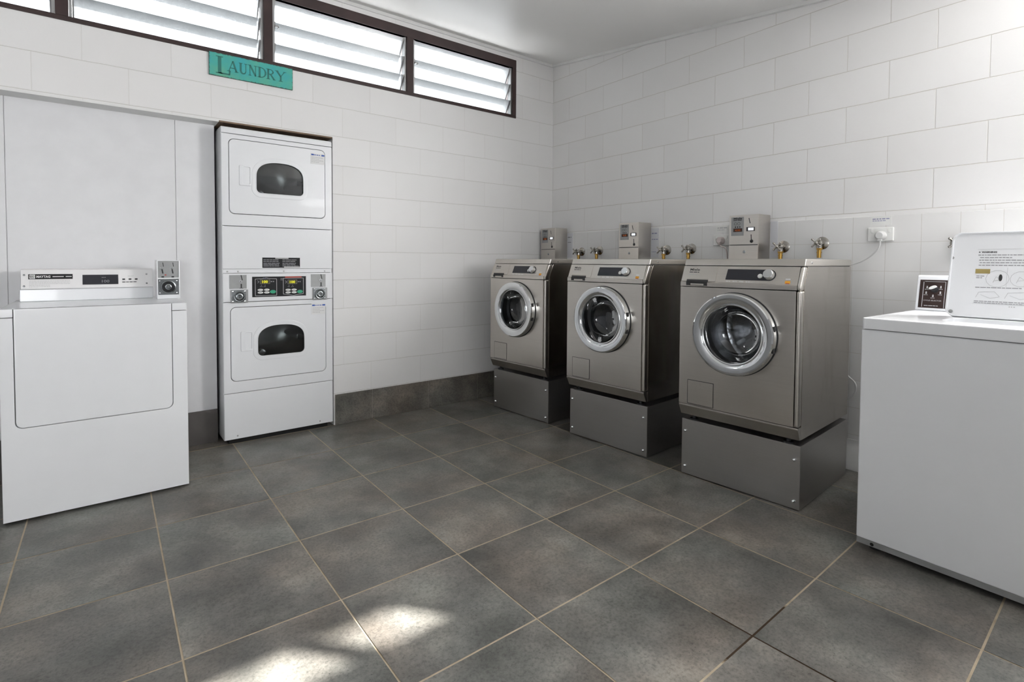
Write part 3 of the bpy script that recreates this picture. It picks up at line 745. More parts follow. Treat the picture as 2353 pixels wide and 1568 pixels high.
wl = ['steel front-loading washer nearest the camera, beside the white top-loading washer', 'steel front-loading washer standing in the middle of the row', 'steel front-loading washer standing farthest back, nearest the room corner']
plb = ['steel plinth with four screws under the washer nearest the camera', 'steel plinth under the middle washer of the row', 'steel plinth under the washer nearest the room corner']
p0 = make_plinth(plb[0]); w0 = make_washer(wl[0])
for i, (x, y) in enumerate(ROOTS):
    if i == 0:
        for o_ in (p0, w0): o_.location = (x, y, 0); o_.rotation_euler = (0, 0, RZ)
        washers = [w0]
    else: dup(p0, (x, y, 0), RZ, plb[i]); washers.append(dup(w0, (x, y, 0), RZ, wl[i]))

# ------------------------------------------------------------------ coin boxes on the end wall (local x runs towards the camera, y into the wall)
RW = -PI / 2
def make_coinbox(label):
    t = thing('coin_box', label, 'coin box', group='steel coin boxes on the tiled wall')
    D = .1465; wd, h = .186, .366
    b = MB(); b.box(0, .002, 0, wd, D, h, .0015); b.build('case', 'steel', t)
    b = MB(); b.box(.001, -.0015, .181, wd - .001, .003, h - .001, .001); fr = b.build('front_plate', 'steel', t)
    b = MB(); b.box(.001, -.0015, .001, wd - .001, .003, .1765, .001); dr = b.build('cash_door', 'steel', t)
    b = MB(); b.lathe([(.0001, -.004), (.007, -.004), (.009, -.0015)], (.100, 0, .136), seg=20); b.box(.0990, -.0046, .131, .1010, -.0035, .141, mat=None); b.build('lock', 'lockmetal', dr)
    b = MB(); b.box(.004, .0005, .1768, wd - .004, .0022, .1808); b.build('door_gap', 'rubber_gap_shade', t)
    b = MB(); b.box(.014, -.0022, .237, .095, -.001, .353); lb = b.build('instruction_plate', 'zinc', t)
    b = MB(); b.text('Miele', .028, -.0023, .3385, .017, width=.055, bold=.0006); b.words(.028, .084, .331, .0045, -.0023, fill=1.0)
    for px, pz in ((.042, .312), (.063, .312)): b.stroke(circle(px, pz, .0085, 12) + [circle(px, pz, .0085, 12)[0]], .0018, -.0026, -.002)
    b.words(.038, .078, .286, .010, -.0023, fill=1.0, wl=(.6, 1.0)); b.build('plate_print', 'ink', lb, flat=True)
    b = MB(); b.box(.028, -.0030, .261, .086, -.001, .283, .0005); b.build('price_window', 'amber', lb)
    b = MB(); b.text('4.00', .040, -.0032, .2655, .017, width=.034); b.build('price_digits', 'led_red', lb, flat=True)
    b = MB(); b.stroke([(.127, .344), (.131, .327), (.135, .311)], .0048, -.0020, -.001); b.build('coin_slot', 'rubber_gap_shade', fr)
    b = MB(); b.box(.113, -.005, .263, .165, -.001, .288, .001); bt = b.build('button_bezel', 'black', t)
    b = MB(); b.box(.125, -.0075, .267, .159, -.004, .284, .001); b.build('lit_button', 'litwhite', bt)
    b = MB(); b.stroke([(.1425, .242), (.1445, .206)], .0050, -.0022, -.001).lathe([(.0001, -.0055), (.006, -.005), (.0105, -.002), (.0105, -.0005)], (.146, 0, .201), seg=20); b.build('coin_return', 'rubber_gap_shade', fr)
    return t
cbl = ['steel coin box on the tiled wall behind the washer nearest the camera', 'steel coin box on the tiled wall between the middle and far washers, above their lids', 'smallest-looking steel coin box, in the corner by the window wall']
c0 = make_coinbox(cbl[0])
for i, y in enumerate((-1.800, -.9085, -.012)):
    if i == 0: c0.location = (2.076, y, 1.080); c0.rotation_euler = (0, 0, RW)
    else: dup(c0, (2.076, y, 1.080), RW, cbl[i])

# ------------------------------------------------------------------ taps
def make_tap(label):
    t = thing('water_tap', label, 'tap', group='wall taps behind the washers')
    b = MB(); b.lathe([(.0001, -.010), (.016, -.010), (.024, -.007), (.033, -.004), (.0365, -.002), (.0365, 0)], (0, 0, 0), seg=36); b.build('flange', 'tapmetal', t)
    b = MB(); b.cyl((0, 0, 0), (0, -.050, 0), .0125, 20).sphere((0, -.040, 0), .0185, scale=(1, 1.15, 1)).cyl((0, -.050, 0), (0, -.066, 0), .0150, 6).cyl((0, -.064, 0), (0, -.082, 0), .0075, 14).cyl((0, -.040, -.012), (0, -.040, -.030), .0150, 18)
    b.build('tap_body', 'tapmetal', t)
    b = MB(); b.cyl((0, -.040, -.028), (0, -.040, -.040), .0165, 6).cyl((0, -.040, -.038), (0, -.040, -.085), .0115, 20).cyl((0, -.040, -.050), (0, -.040, -.058), .0132, 20); b.build('outlet', 'brass', t)
    b = MB(); b.sphere((0, -.086, 0), .0105, scale=(1, .8, 1))
    for k in range(4):
        an = PI / 4 + k * PI / 2; c_, s_ = math.cos(an), math.sin(an)
        b.cyl((0, -.086, 0), (.026 * c_, -.086, .026 * s_), .0042, 12, r1=.0052).sphere((.028 * c_, -.086, .028 * s_), .0062)
    b.build('cross_handle', 'tapmetal', t)
    return t
tl = ['first tap from the corner, beside the far coin box', 'second tap from the corner, above the middle washer', 'tap just right of the middle coin box', 'tap left of the half hidden outlet, above the gap between middle and nearest washers', 'tap just right of the nearest coin box', 'tap between the nearest coin box and the white power outlet', 'tap half hidden behind the raised washer lid']
tp = [(-.379, 1.237), (-.584, 1.2445), (-1.238, 1.239), (-1.441, 1.245), (-2.070, 1.247), (-2.287, 1.264), (-2.900, 1.250)]
t0 = make_tap(tl[0])
for i, (y, z) in enumerate(tp):
    if i == 0: t0.location = (XT, y, z); t0.rotation_euler = (0, 0, RW)
    else: dup(t0, (XT, y, z), RW, tl[i])

# ------------------------------------------------------------------ power outlets, plugs and cords, notices
def make_outlet(label):
    t = thing('power_outlet', label, 'power outlet', group='white outlets on the tiled wall')
    b = MB(); b.box(0, -.012, 0, .117, 0, .074, .004, 3); b.build('cover_plate', 'white_plastic', t)
    b = MB(); b.box(.092, -.0155, .046, .104, -.011, .064, .002).box(.016, -.0155, .046, .028, -.011, .064, .002); b.build('switch', 'white_plastic', t)
    return t
o1 = make_outlet('white double power outlet with a plug, right of the nearest coin box'); o1.location = (XT, -2.516, 1.267); o1.rotation_euler = (0, 0, RW)
dup(o1, (XT, -1.611, 1.262), RW, 'white power outlet half hidden behind the left of the nearest coin box')
def plug_and_cord(loc, owner, pts, mat):
    # a washer's own cord: part of that washer, plugged into the wall
    wx = Matrix.Translation(owner.location) @ Matrix.Rotation(RZ, 4, 'Z')
    X = wx.inverted() @ Matrix.Translation(loc) @ Matrix.Rotation(RW, 4, 'Z')
    c = MB(X); c.tube(pts, .0042); t = c.build('power_cord', mat, owner)
    b = MB(X); b.lathe([(.0001, -.036), (.016, -.036), (.022, -.030), (.025, -.012), (.025, 0)], (0, -.0125, 0), seg=28); b.box(-.010, -.046, -.030, .010, -.020, -.008, .005); b.build('plug', mat, t)
plug_and_cord((XT, -2.580, 1.297), washers[0], [(0, -.034, -.026), (.001, -.036, -.050), (-.012, -.034, -.080), (-.045, -.030, -.112), (-.085, -.028, -.138), (-.125, -.026, -.154), (-.165, -.024, -.170), (-.20, -.022, -.22), (-.24, -.020, -.45), (-.20, -.020, -.66), (-.145, -.022, -.765), (-.105, -.022, -.805), (-.096, -.022, -.838), (-.105, -.022, -.872), (-.145, -.022, -.915), (-.20, -.02, -.96)], 'cord')
plug_and_cord((XT, -1.672, 1.296), washers[1], [(0, -.034, -.026), (.015, -.038, -.040), (.040, -.036, -.050), (.052, -.034, -.080), (.055, -.032, -.12), (.056, -.030, -.20), (.06, -.028, -.35)], 'pinkcord')
def notice(name, label, cat, y, z0, wd, h, lines, extra=None, group=None, mat='paper', ink='greyink'):
    t = MB(Matrix.Translation((XT, y, 0)) @ Matrix.Rotation(RW, 4, 'Z')); t.box(0, -.0012, z0, wd, .0008, z0 + h)
    o_ = t.build(name, mat); tag(o_, label, cat, group)
    p = MB(Matrix.Translation((XT, y, 0)) @ Matrix.Rotation(RW, 4, 'Z'))
    for (a, b_, zz, hh) in lines: p.words(a, b_, zz, hh, -.0013, fill=1.0, wl=(1.5, 4))
    p.build('print', ink, o_, flat=True)
    return o_
G_ = 'paper notices beside the coin boxes'
notice('paper_notice', 'strip of white notice paper just right of the nearest coin box', 'notice', -1.990, 1.183, .044, .222, [(.004, .02, 1.25, .004)], group=G_, ink='paleink')
notice('paper_notice', 'white notice paper with two dark lines right of the middle coin box', 'notice', -1.0985, 1.187, .068, .216, [(.006, .054, 1.362, .008), (.006, .06, 1.318, .006), (.006, .05, 1.225, .004)], group=G_, ink='lilacink')
notice('paper_notice', 'white notice paper with two dark lines right of the far coin box', 'notice', -.202, 1.187, .066, .216, [(.006, .052, 1.362, .008), (.006, .054, 1.318, .006)], group=G_, ink='greyink')
notice('outlet_label', 'small white label with blue print above the white power outlet', 'label', -2.524, 1.352, .096, .050, [(.010, .088, 1.384, .0055), (.010, .070, 1.375, .004)], ink='lilacink', mat='white_plastic')
notice('outlet_label', 'small white label above the half hidden power outlet', 'label', -1.625, 1.352, .090, .046, [(.010, .078, 1.378, .007), (.010, .060, 1.366, .004)], ink='paleink', mat='white_plastic')

# ------------------------------------------------------------------ stacked dryers in the recess (one machine, two drums)
def arch(cx, zb, wd, h, rb=.03, rs=.42):
    """dryer window outline: flat foot with rounded corners, straight sides, low arched head"""
    x0, x1 = cx - wd / 2, cx + wd / 2; pts = []
    for k in range(7): a = PI + k / 6 * PI / 2; pts.append((x0 + rb + rb * math.cos(a), zb + rb + rb * math.sin(a)))
    for k in range(7): a = 1.5 * PI + k / 6 * PI / 2; pts.append((x1 - rb + rb * math.cos(a), zb + rb + rb * math.sin(a)))
    zs = zb + h * .50
    for k in range(25):
        a = k / 24 * PI; c_, s_ = math.cos(a), math.sin(a)
        pts.append((cx + wd / 2 * math.copysign(abs(c_) ** .80, c_), zs + (zb + h - zs) * abs(s_) ** .80))
    return pts
SX = -.508
st = thing('stacked_dryer', 'tall white stacked double dryer built into the wall recess', 'dryer', (SX, 0, 0))
Wd = .678
b = MB()
b.box(0, .012, .030, .012, .70, 1.962, .002).box(Wd - .012, .012, .030, Wd, .70, 1.962, .002).box(.012, .69, .030, Wd - .012, .70, 1.962).box(.012, .02, .030, Wd - .012, .69, .042).box(.012, .02, 1.945, Wd - .012, .69, 1.958).box(.012, .03, .985, Wd - .012, .69, 1.0)
b.build('cabinet', 'enamel', st)
b = MB(); b.box(.001, 0, .032, Wd - .001, .018, .3195, .004); kp = b.build('kick_panel', 'enamel', st)
for x in (.075, Wd - .09):
    s = MB(); s.lathe([(.0001, -.003), (.004, -.0025), (.005, 0)], (x, 0, .052), seg=12); s.build('screw', 'alu', kp)
b = MB(); b.box(.03, .03, 0.0, Wd - .03, .60, .031); b.build('base', 'void', st)
def front(zlo, zhi, dz0, dz1, wz0, wz1, dxr):
    d0, d1 = .040, .632
    hole = rrect(d0, dz0, d1, dz1, .032, 6)
    b = MB(); b.plate(rrect(.001, zlo, Wd - .001, zhi, .004, 2), 0, .018, (hole,), bev=.002); fr = b.build('front_panel', 'enamel', st)
    b = MB(); b.plate(inset(hole, -.010), .016, .022, (inset(hole, .03),)); b.build('door_recess', 'void', st)
    aw = arch(.341, wz0, .292, wz1 - wz0)
    b = MB(); b.plate(inset(hole, .0028), -.003, .014, (aw,), bev=.004); dr = b.build('door', 'enamel', st)
    b = MB(); b.plate(inset(aw, -.026), -.0055, .000, (inset(aw, -.001),), bev=.0022); b.plate(inset(aw, -.004), -.0075, -.003, (inset(aw, .002),), bev=.0015); b.build('window_rim', 'enamel', dr)
    b = MB(); b.plate(inset(aw, -.006), .006, .009); b.build('window_glass', 'darkglass', dr)
    hz = wz0 + .052
    b = MB(); b.plate(rrect(.098, hz - .012, .166, hz + .112, .006, 3), -.0085, .0, (rrect(.121, hz, .160, hz + .104, .006, 3),), bev=.0018); b.build('handle_rim', 'enamel', dr)
    b = MB(); b.plate(rrect(.1215, hz + .0005, .1595, hz + .1035, .006, 3), -.0036, .0, bev=.0008); b.build('handle', 'enamel', dr)
    # drum
    cz = (wz0 + wz1) / 2 + .02
    b = MB(); b.lathe([(.190, .030), (.205, .034), (.265, .070), (.27, .22), (.262, .30), (.235, .37), (.18, .42), (.10, .445), (.0001, .45)], (.339, 0, cz), seg=64); dm = b.build('drum', 'dryer_drum', st)
    for k in range(3):
        X = Matrix.Translation((.339, 0, cz)) @ Matrix.Rotation(math.radians(10 + 120 * k), 4, 'Y')
        q = MB(X); q.profile([(.09, -.020), (.40, -.014), (.40, .014), (.09, .020)], .125, .268, .010); q.build('drum_baffle', 'satin', dm)
    return fr, dr
f1, d1_ = front(.3225, .8865, .3925, .857, .538, .734, 0)
f2, d2_ = front(1.3605, 1.9205, 1.4325, 1.8935, 1.571, 1.773, 0)
def rating(dr, z, ncol):
    b = MB(); b.box(.533, -.0042, z - .060, .628, -.003, z + .012); lb = b.build('rating_sticker', 'whiteink', dr)
    b = MB(); b.box(.538, -.0046, z - .004, .556, -.0041, z + .006, mat='blueink').box(.606, -.0046, z - .004, .626, -.0041, z + .006, mat='blueink').words(.558, .604, z - .002, .005, -.0042, 'blueink', 1.0, (.8, 2.4))
    for k in range(4): b.words(.540, .540 + (.05 if k % 2 else .078), z - .018 - .010 * k, .0032, -.0042, 'paleink', 1.0)
    b.build('sticker_print', 'blueink', dr, flat=True)
rating(d1_, .846, 0); rating(d2_, 1.855, 1)
b = MB(); b.profile([(0, 1.9235), (0, 1.9520), (.010, 1.9625), (.05, 1.9625), (.05, 1.9235)], .0005, Wd - .0005, .003); b.build('top_cap', 'enamel', st)
b = MB(); b.box(.001, 0, 1.0945, Wd - .001, .018, 1.3575, .003); up = b.build('middle_panel', 'enamel', st)
b = MB(); b.box(.002, .006, 1.0685, Wd - .002, .02, 1.0935, .002); lg = b.build('ledge', 'enamel', st)
for x in (.028, .088, .36, Wd - .050):
    s = MB(); s.lathe([(.0001, -.003), (.004, -.0025), (.0052, 0)], (x, .006, 1.078), seg=12); s.build('screw', 'alu', lg)
b = MB(); b.box(.001, -.004, .8895, Wd - .001, .018, 1.0665, .004); cp = b.build('control_panel', 'enamel', st)
# black instruction plate
b = MB(); b.box(.228, -.0012, 1.1005, .461, 0, 1.1660); ip = b.build('instruction_plate', 'charcoal', st)
b = MB()
b.box(.306, -.0018, 1.159, .388, -.0011, 1.1655, mat='paleink')
for z in (1.150, 1.140, 1.128, 1.119, 1.110): b.words(.234, .338 + random.uniform(-.02, .0), z, .0040, -.0012, 'greyink', 1.0, (3, 9)); b.words(.350, .455, z, .0040, -.0012, 'greyink', random.uniform(.7, 1), (3, 9))
b.box(.360, -.0018, 1.1015, .460, -.0011, 1.1085, mat='paleink'); b.build('plate_print', 'greyink', ip, flat=True)
# display board
dx0, dx1 = .166, .4975
b = MB(); b.box(dx0, -.0052, .9155, dx1, -.0038, 1.0445); db = b.build('display_board', 'charcoal', st)
def half(x, top):
    o = .9235 - .004 * top; x1 = x + .128; T = -.0056; yy = -.0050
    b = MB()
    outline = [(x, o), (x1, o), (x1, o + .106), (x + .088, o + .108), (x + .064, o + .1135), (x + .040, o + .108), (x, o + .106), (x, o)] if not top else [(x, o + .010), (x + .03, o + .006), (x + .064, o), (x + .10, o + .006), (x1, o + .010), (x1, o + .113), (x, o + .113), (x, o + .010)]
    b.stroke(outline, .0026, T, yy); b.build('panel_outline', 'paleink', db, flat=True)
    b = MB()
    if top: b.box(x + .012, T - .0004, o + .116, x + .116, yy, o + .124, mat='redink')
    else: b.words(x + .046, x + .084, o + .1085, .005, -.0052, 'lilacink', 1.0, (.8, 1.6))
    b.build('heading', 'redink' if top else 'lilacink', db, flat=True)
    b = MB(); b.box(x + .030, T, o + .0765, x + .086, yy, o + .1010); wn = b.build('led_window', 'led_dim', db)
    b = MB()
    b.text('100', x + .036, T - .0004, o + .0805, .0225, width=.034, bold=.0006); b.build('led_digits', 'led', db, flat=True)
    b = MB(); b.stroke([(x + .029, o + .0755), (x + .087, o + .0755), (x + .087, o + .102), (x + .029, o + .102), (x + .029, o + .0755)], .0012, T, yy); b.build('led_frame', 'greyink', db, flat=True)
    b = MB()
    for px in (.036, .058): b.box(x + px - .002, T, o + .064, x + px + .002, yy, o + .068).words(x + px - .008, x + px + .008, o + .056, .003, -.0052, None, 1.0, (1, 2))
    b.words(x + .092, x + .118, o + .086, .006, -.0052, None, 1.0, (.8, 1.5)); b.stroke([(x + .012, o + .096), (x + .022, o + .090), (x + .014, o + .080)], .003, T, yy)
    b.build('indicator', 'greyink', db, flat=True)
    for px, pz in ((.030, .037), (.068, .037), (.030, .020), (.068, .020)):
        b = MB(); b.plate([(x + px + .0165 * math.cos(a), o + pz + .0068 * math.sin(a)) for a in [k * PI / 8 for k in range(16)]], -.0072, -.005); bt = b.build('cycle_button', 'white_plastic', db)
        b = MB(); b.words(x + px - .011, x + px + .011, o + pz - .002, .004, -.0073, None, 1.0, (.7, 1.2)); b.build('button_print', 'greyink', db, flat=True)
    b = MB(); b.plate([(x + .105 + .018 * math.cos(a), o + .0235 + .011 * math.sin(a)) for a in [k * PI / 10 for k in range(20)]], -.0078, -.005); b.build('start_button', 'green', db)
half(dx0 + .018, 0); half(dx0 + .187, 1)
b = MB(); b.words(.337, .353, 1.028, .004, -.0053, None, 1.0, (1, 2)); b.words(.336, .353, 1.020, .003, -.0053, None, 1.0, (1, 2)); b.build('board_print', 'greyink', db, flat=True)
# coin slides: slot plate and lock
def coin_slide(x0, z0, lx):
    b = MB(); b.box(x0, -.0062, z0, x0 + .098, -.0035, z0 + .085, .0008); pl = b.build('slot_plate', 'zinc', st)
    b = MB(); b.stroke([(x0 + .066, z0 + .084), (x0 + .070, z0 + .066), (x0 + .0735, z0 + .052)], .0055, -.0068, -.006).stroke([(x0 + .067, z0 + .030), (x0 + .067, z0 + .005)], .0075, -.0068, -.006).stroke([(x0 + .057, z0 + .003), (x0 + .078, z0 + .003)], .003, -.0068, -.006); b.build('coin_slot', 'rubber_gap_shade', pl)
    b = MB(); b.lathe([(.0045, -.004), (.0085, -.004), (.0085, 0), (.0045, 0)], (x0 + .062, -.006, z0 + .045), seg=18, closed=True); b.build('return_ring', 'chrome', pl)
    z1 = z0 - .006; h = .082
    b = MB(); b.box(lx, -.012, z1 - h, lx + .098, -.003, z1, .003); bx = b.build('coin_lock_plate', 'zinc', st)
    b = MB(); b.box(lx + .004, -.0135, z1 - h + .005, lx + .085, -.0115, z1 - .003, .001); lp = b.build('lock_face', 'lockmetal', bx)
    cx, cz = lx + .047, z1 - .043
    b = MB(); b.lathe([(.034, -.0005), (.034, -.006), (.030, -.009), (.026, -.0085), (.022, -.004), (.0205, -.004), (.0205, -.011), (.016, -.013), (.010, -.012), (.007, -.007), (.0001, -.007)], (cx, -.013, cz), seg=36); b.build('lock_barrel', 'lockmetal', bx)
    b = MB(); b.box(cx - .0018, -.0215, cz - .006, cx + .0018, -.0195, cz + .006); b.build('key_slot', 'rubber_gap_shade', bx)
    for px, pz in ((.010, .010), (.078, .010), (.078, .072), (.010, .072)):
        b = MB(); b.lathe([(.0001, -.003), (.004, -.002), (.005, 0)], (lx + px, -.0135, z1 - h + pz), seg=12); b.build('screw', 'chrome', bx)
coin_slide(.036, .9715, .043); coin_slide(.531, .9715, .541)

# ------------------------------------------------------------------ front-loading dryer on the left
LX, LY = -1.4525, -.527
ld = thing('front_load_dryer', 'white dryer with coin box and wide drop-down door at the left edge', 'dryer', (LX, LY, 0))
Wl, Hl, Dl = .692, .934, .655
b = MB(); b.box(0, .018, .012, Wl, Dl, .8955, .004).box(.03, .05, 0, Wl - .03, Dl - .03, .014); b.build('cabinet', 'enamel', ld)
hole = [(.046, .93), (.046, .412 + .028)] + [(.046 + .028 - .028 * math.cos(k * PI / 12), .412 + .028 - .028 * math.sin(k * PI / 12)) for k in range(1, 7)] + [(.629 - .028 + .028 * math.sin(k * PI / 12), .412 + .028 - .028 * math.cos(k * PI / 12)) for k in range(0, 7)] + [(.629, .93)]
fo = [(0, .012)] + [(Wl, .012), (Wl, .8955), (.629, .8955)] + [p for p in hole[::-1] if p[1] < .89] + [(.046, .8955), (0, .8955)]
b = MB(); b.plate(fo, 0, .020, bev=.003); b.build('front_panel', 'enamel', ld)
b = MB(); b.box(.03, .0185, .40, Wl - .03, .024, .897); b.build('door_recess', 'void', ld)
top_o = [(0, .0), (.046, .0), (.046, .030), (.629, .030), (.629, 0), (Wl, 0), (Wl, Dl), (0, Dl)]
XT_ = Matrix(((1, 0, 0, 0), (0, 0, 1, 0), (0, -1, 0, 0), (0, 0, 0, 1)))   # plate (x, z) with y as height -> lies flat
b = MB(XT_); b.plate(top_o, -Hl, -.8985, bev=.004); b.build('top_panel', 'enamel', ld)
do = [(.0485, .9335)] + [(.0485, .4425)] + [(.0485 + .0265 - .0265 * math.cos(k * PI / 12), .4145 + .0265 - .0265 * math.sin(k * PI / 12)) for k in range(1, 7)] + [(.6265 - .0265 + .0265 * math.sin(k * PI / 12), .4145 + .0265 - .0265 * math.cos(k * PI / 12)) for k in range(0, 7)] + [(.6265, .9335)]
b = MB(); b.plate(do, -.004, .018, bev=.005); b.box(.0485, -.001, .905, .6265, .029, .9335, .005); b.build('door', 'enamel', ld)
# console across the back
cy = .465
b = MB(); b.profile([(cy + .016, .934), (cy + .018, .996), (cy + .12, .996), (cy + .13, .934)], .028, .586, .004); b.build('console_base', 'enamel', ld)
b = MB(); b.profile([(cy + .005, .9965), (cy + .003, 1.004), (cy + .024, 1.0945), (cy + .034, 1.0985), (cy + .12, 1.0985), (cy + .12, .9965)], .034, .587, .003); cs = b.build('console', 'enamel_warm', ld)
a = math.atan2(.021, .0905); XC = Matrix.Translation((0, cy + .003, 1.004)) @ Matrix.Rotation(-a, 4, 'X')
b = MB(XC); b.box(.063, -.0012, .044, .236, .001, .070); br = b.build('brand_plate', 'charcoal', ld)
b = MB(XC); b.plate(rrect(.067, .0465, .089, .0675, .003, 3), -.0018, -.001); mk = b.build('emblem', 'whiteink', br)
b = MB(XC); b.text('MAYTAG', .093, -.0013, .0515, .016, width=.054, bold=.0005); b.words(.156, .205, .0545, .0042, -.0013, None, 1.0, (8, 14)); b.words(.208, .232, .0545, .0042, -.0013, None, 1.0, (8, 14)); b.build('brand_lettering', 'whiteink', br, flat=True)
b = MB(XC)
for k, x in enumerate((.0705, .0755, .0805)): b.stroke([(x - .002, .0625), (x + .0005, .0515), (x + .003, .0625)], .0013, -.0022, -.0016)
b.stroke(circle(.078, .057, .0085, 14) + [circle(.078, .057, .0085, 14)[0]], .001, -.0022, -.0016); b.build('emblem_mark', 'ink', br, flat=True)
b = MB(XC); b.box(.276, -.0016, .012, .428, .001, .0645); wn = b.build('display_window', 'gloss_black', ld)
b = MB(XC)
b.text('100', .352, -.0018, .022, .020, width=.032); b.words(.356, .374, .048, .0022, -.0018, None, 1.0); b.build('dim_digits', 'greyink', wn, flat=True)
for x in (.446, .474, .502):
    b = MB(XC); b.box(x, -.003, .0345, x + .0125, .001, .0420, .0008); b.build('select_button', 'gloss_black', cs)
b = MB(XC); b.words(.446, .516, .021, .0042, -.0002, 'ink', 1.0, (3, 4))
for k in range(5): b.words(.066, .066 + (.16 if k < 3 else .08), .034 - .0075 * k, .002, -.0002, 'paleink', 1.0)
b.words(.470, .500, .0545, .002, -.0002, 'paleink', 1.0); b.build('console_print', 'ink', cs, flat=True)
for x, z in ((.047, .066), (.047, .009), (.556, .066), (.556, .014)):
    b = MB(XC); b.lathe([(.0001, -.003), (.0035, -.0025), (.0048, 0)], (x, 0, z), seg=12); b.build('screw', 'lockmetal', cs)
# coin box beside the console
qx, qy = .5955, .357
b = MB(); z0, z1 = .9345, 1.1470
b.plate(rrect(qx, z0, qx + .108, z1, .002, 1), qy, qy + .12, (rrect(qx + .005, z0 + .022, qx + .102, z0 + .108, .001, 1), rrect(qx + .005, z0 + .116, qx + .102, z1 - .006, .001, 1)), bev=.002)
b.box(qx + .001, qy + .118, z0, qx + .107, qy + .124, z1); cb = b.build('coin_box', 'enamel', ld)
b = MB(); b.box(qx + .004, qy + .004, z0 + .115, qx + .103, qy + .010, z1 - .005); sp = b.build('slot_plate', 'zinc', ld)
for k, x in enumerate((qx + .028, qx + .075)):
    b = MB(); b.stroke([(x, z1 - .014), (x + .003, z1 - .036)], .0035, qy + .0034, qy + .005); b.stroke([(x - .004, z1 - .050), (x + .000, z1 - .074)], .0065, qy + .0030, qy + .005); b.box(x - .007, qy + .0025, z0 + .116, x + .005, qy + .006, z0 + .124); b.build('coin_slot', 'rubber_gap_shade', sp)
    b = MB(); b.box(x - .013, qy - .004, z1 - .049, x - .002, qy + .005, z1 - .042, .001); b.build('return_lever', 'chrome', sp)
b = MB(); b.words(qx + .036, qx + .058, z1 - .028, .003, qy + .0038, 'greyink', 1.0); b.words(qx + .082, qx + .094, z1 - .028, .003, qy + .0038, 'greyink', 1.0); b.box(qx + .036, qy + .0034, z0 + .128, qx + .044, qy + .0041, z0 + .134, mat='redink'); b.words(qx + .046, qx + .066, z0 + .126, .003, qy + .0038, 'greyink', 1.0); b.build('slot_print', 'greyink', sp, flat=True)
b = MB(); b.box(qx + .004, qy + .006, z0 + .021, qx + .103, qy + .012, z0 + .109); lp = b.build('lock_plate', 'lockmetal', ld)
cx, cz = qx + .0525, z0 + .065
b = MB(); b.lathe([(.037, 0), (.036, -.004), (.031, -.006), (.030, -.003), (.027, -.003), (.015, -.004), (.0145, -.010), (.011, -.011), (.008, -.006), (.0001, -.006)], (cx, qy + .006, cz), seg=36); b.build('lock_barrel', 'lockmetal', lp)
b = MB(); b.lathe([(.016, -.0035), (.0295, -.0035), (.0295, -.0052), (.016, -.0052)], (cx, qy + .006, cz), seg=36, closed=True); b.build('lock_ring', 'charcoal', lp)
for sx, sz in ((-.040, -.033), (.040, -.033), (-.040, .033), (.040, .033)):
    b = MB(); b.lathe([(.0001, -.004), (.0035, -.003), (.005, 0)], (cx + sx, qy + .006, cz + sz), seg=12); b.build('screw', 'chrome', lp)

# ------------------------------------------------------------------ top-loading washer at the right edge, its lid standing open
RXO, RYO = 1.303, -2.7955
tw = thing('top_load_washer', 'white top-loading washer with raised lid at the right edge', 'washing machine', (RXO, RYO, 0), math.radians(-91.2))
Wt, Dt, zt = .692, .665, .933
b = MB(); b.box(0, 0, .046, Wt, Dt, .8865, .006, 3); b.build('cabinet', 'enamel', tw)
b = MB(); b.box(.001, .003, .024, Wt - .001, Dt - .01, .0465, .002); bs = b.build('base_rail', 'zinc', tw)
b = MB(); b.lathe([(.0001, -.001), (.006, -.001), (.0075, .001)], (.055, .003, .034), seg=14); b.build('rail_hole', 'void', bs)
for x, y in ((.05, .06), (Wt - .05, .06), (.05, Dt - .06), (Wt - .05, Dt - .06)):
    b = MB(); b.cyl((x, y, 0), (x, y, .010), .022, 16).cyl((x, y, .008), (x, y, .026), .008, 10); b.build('foot', 'rubber_gap_shade', tw)
XF_ = XT_
b = MB(XF_); o0 = rrect(0, -.004, Wt, Dt, .016, 5); ho = rrect(.215, .135, .62, .330, .035, 5)
b.plate(o0, -zt, -.8895, (ho,), bev=.006); tp_ = b.build('top_panel', 'enamel', tw)
b = MB(XF_); b.plate(inset(ho, -.004), -.892, -.80, (inset(ho, .0),)); b.build('tub_rim', 'white_plastic', tw)
b = MB(); b.box(.19, .11, .79, .64, .35, .80); b.build('tub_cover', 'zinc', tw)
# lid: a shallow white tray leaning back, its printed underside towards the room
al = math.radians(14.0); XLd = Matrix.Translation((0, .352, .9345)) @ Matrix.Rotation(-al, 4, 'X')
lo = rrect(.175, .0, .652, .352, .032, 6)
b = MB(XLd); b.plate(lo, -.004, .016, bev=.005); b.plate(lo, -.010, .0, (inset(lo, .007),), bev=.003); lid = b.build('lid', 'enamel', tw)
b = MB(XLd); b.lathe([(.0001, -.004), (.006, -.003), (.0075, .002)], (.181, -.002, .245), seg=14); b.lathe([(.0001, -.004), (.006, -.003), (.007, .002)], (.194, -.008, .020), seg=14); b.build('lid_bumper', 'zinc', lid)
b = MB(XLd)
yl = -.0042
b.plate([(.262, .266), (.268, .266), (.265, .272)], yl - .0004, yl, mat='ink'); b.text('WARNING', .2715, yl, .2655, .0078, mat='ink', width=.046, bold=.0004)
for k, (l, ind) in enumerate(((.23, 0), (.10, .006), (.19, .004), (.23, .006), (.22, .004))): b.words(.262 + ind, .262 + l, .2545 - .0105 * k, .0032, yl, 'greyink', 1.0, (1.5, 4.5))
b.stroke([(.258, .280), (.55, .280), (.55, .058), (.258, .058)], .0008, yl - .0004, yl, mat='paleink')
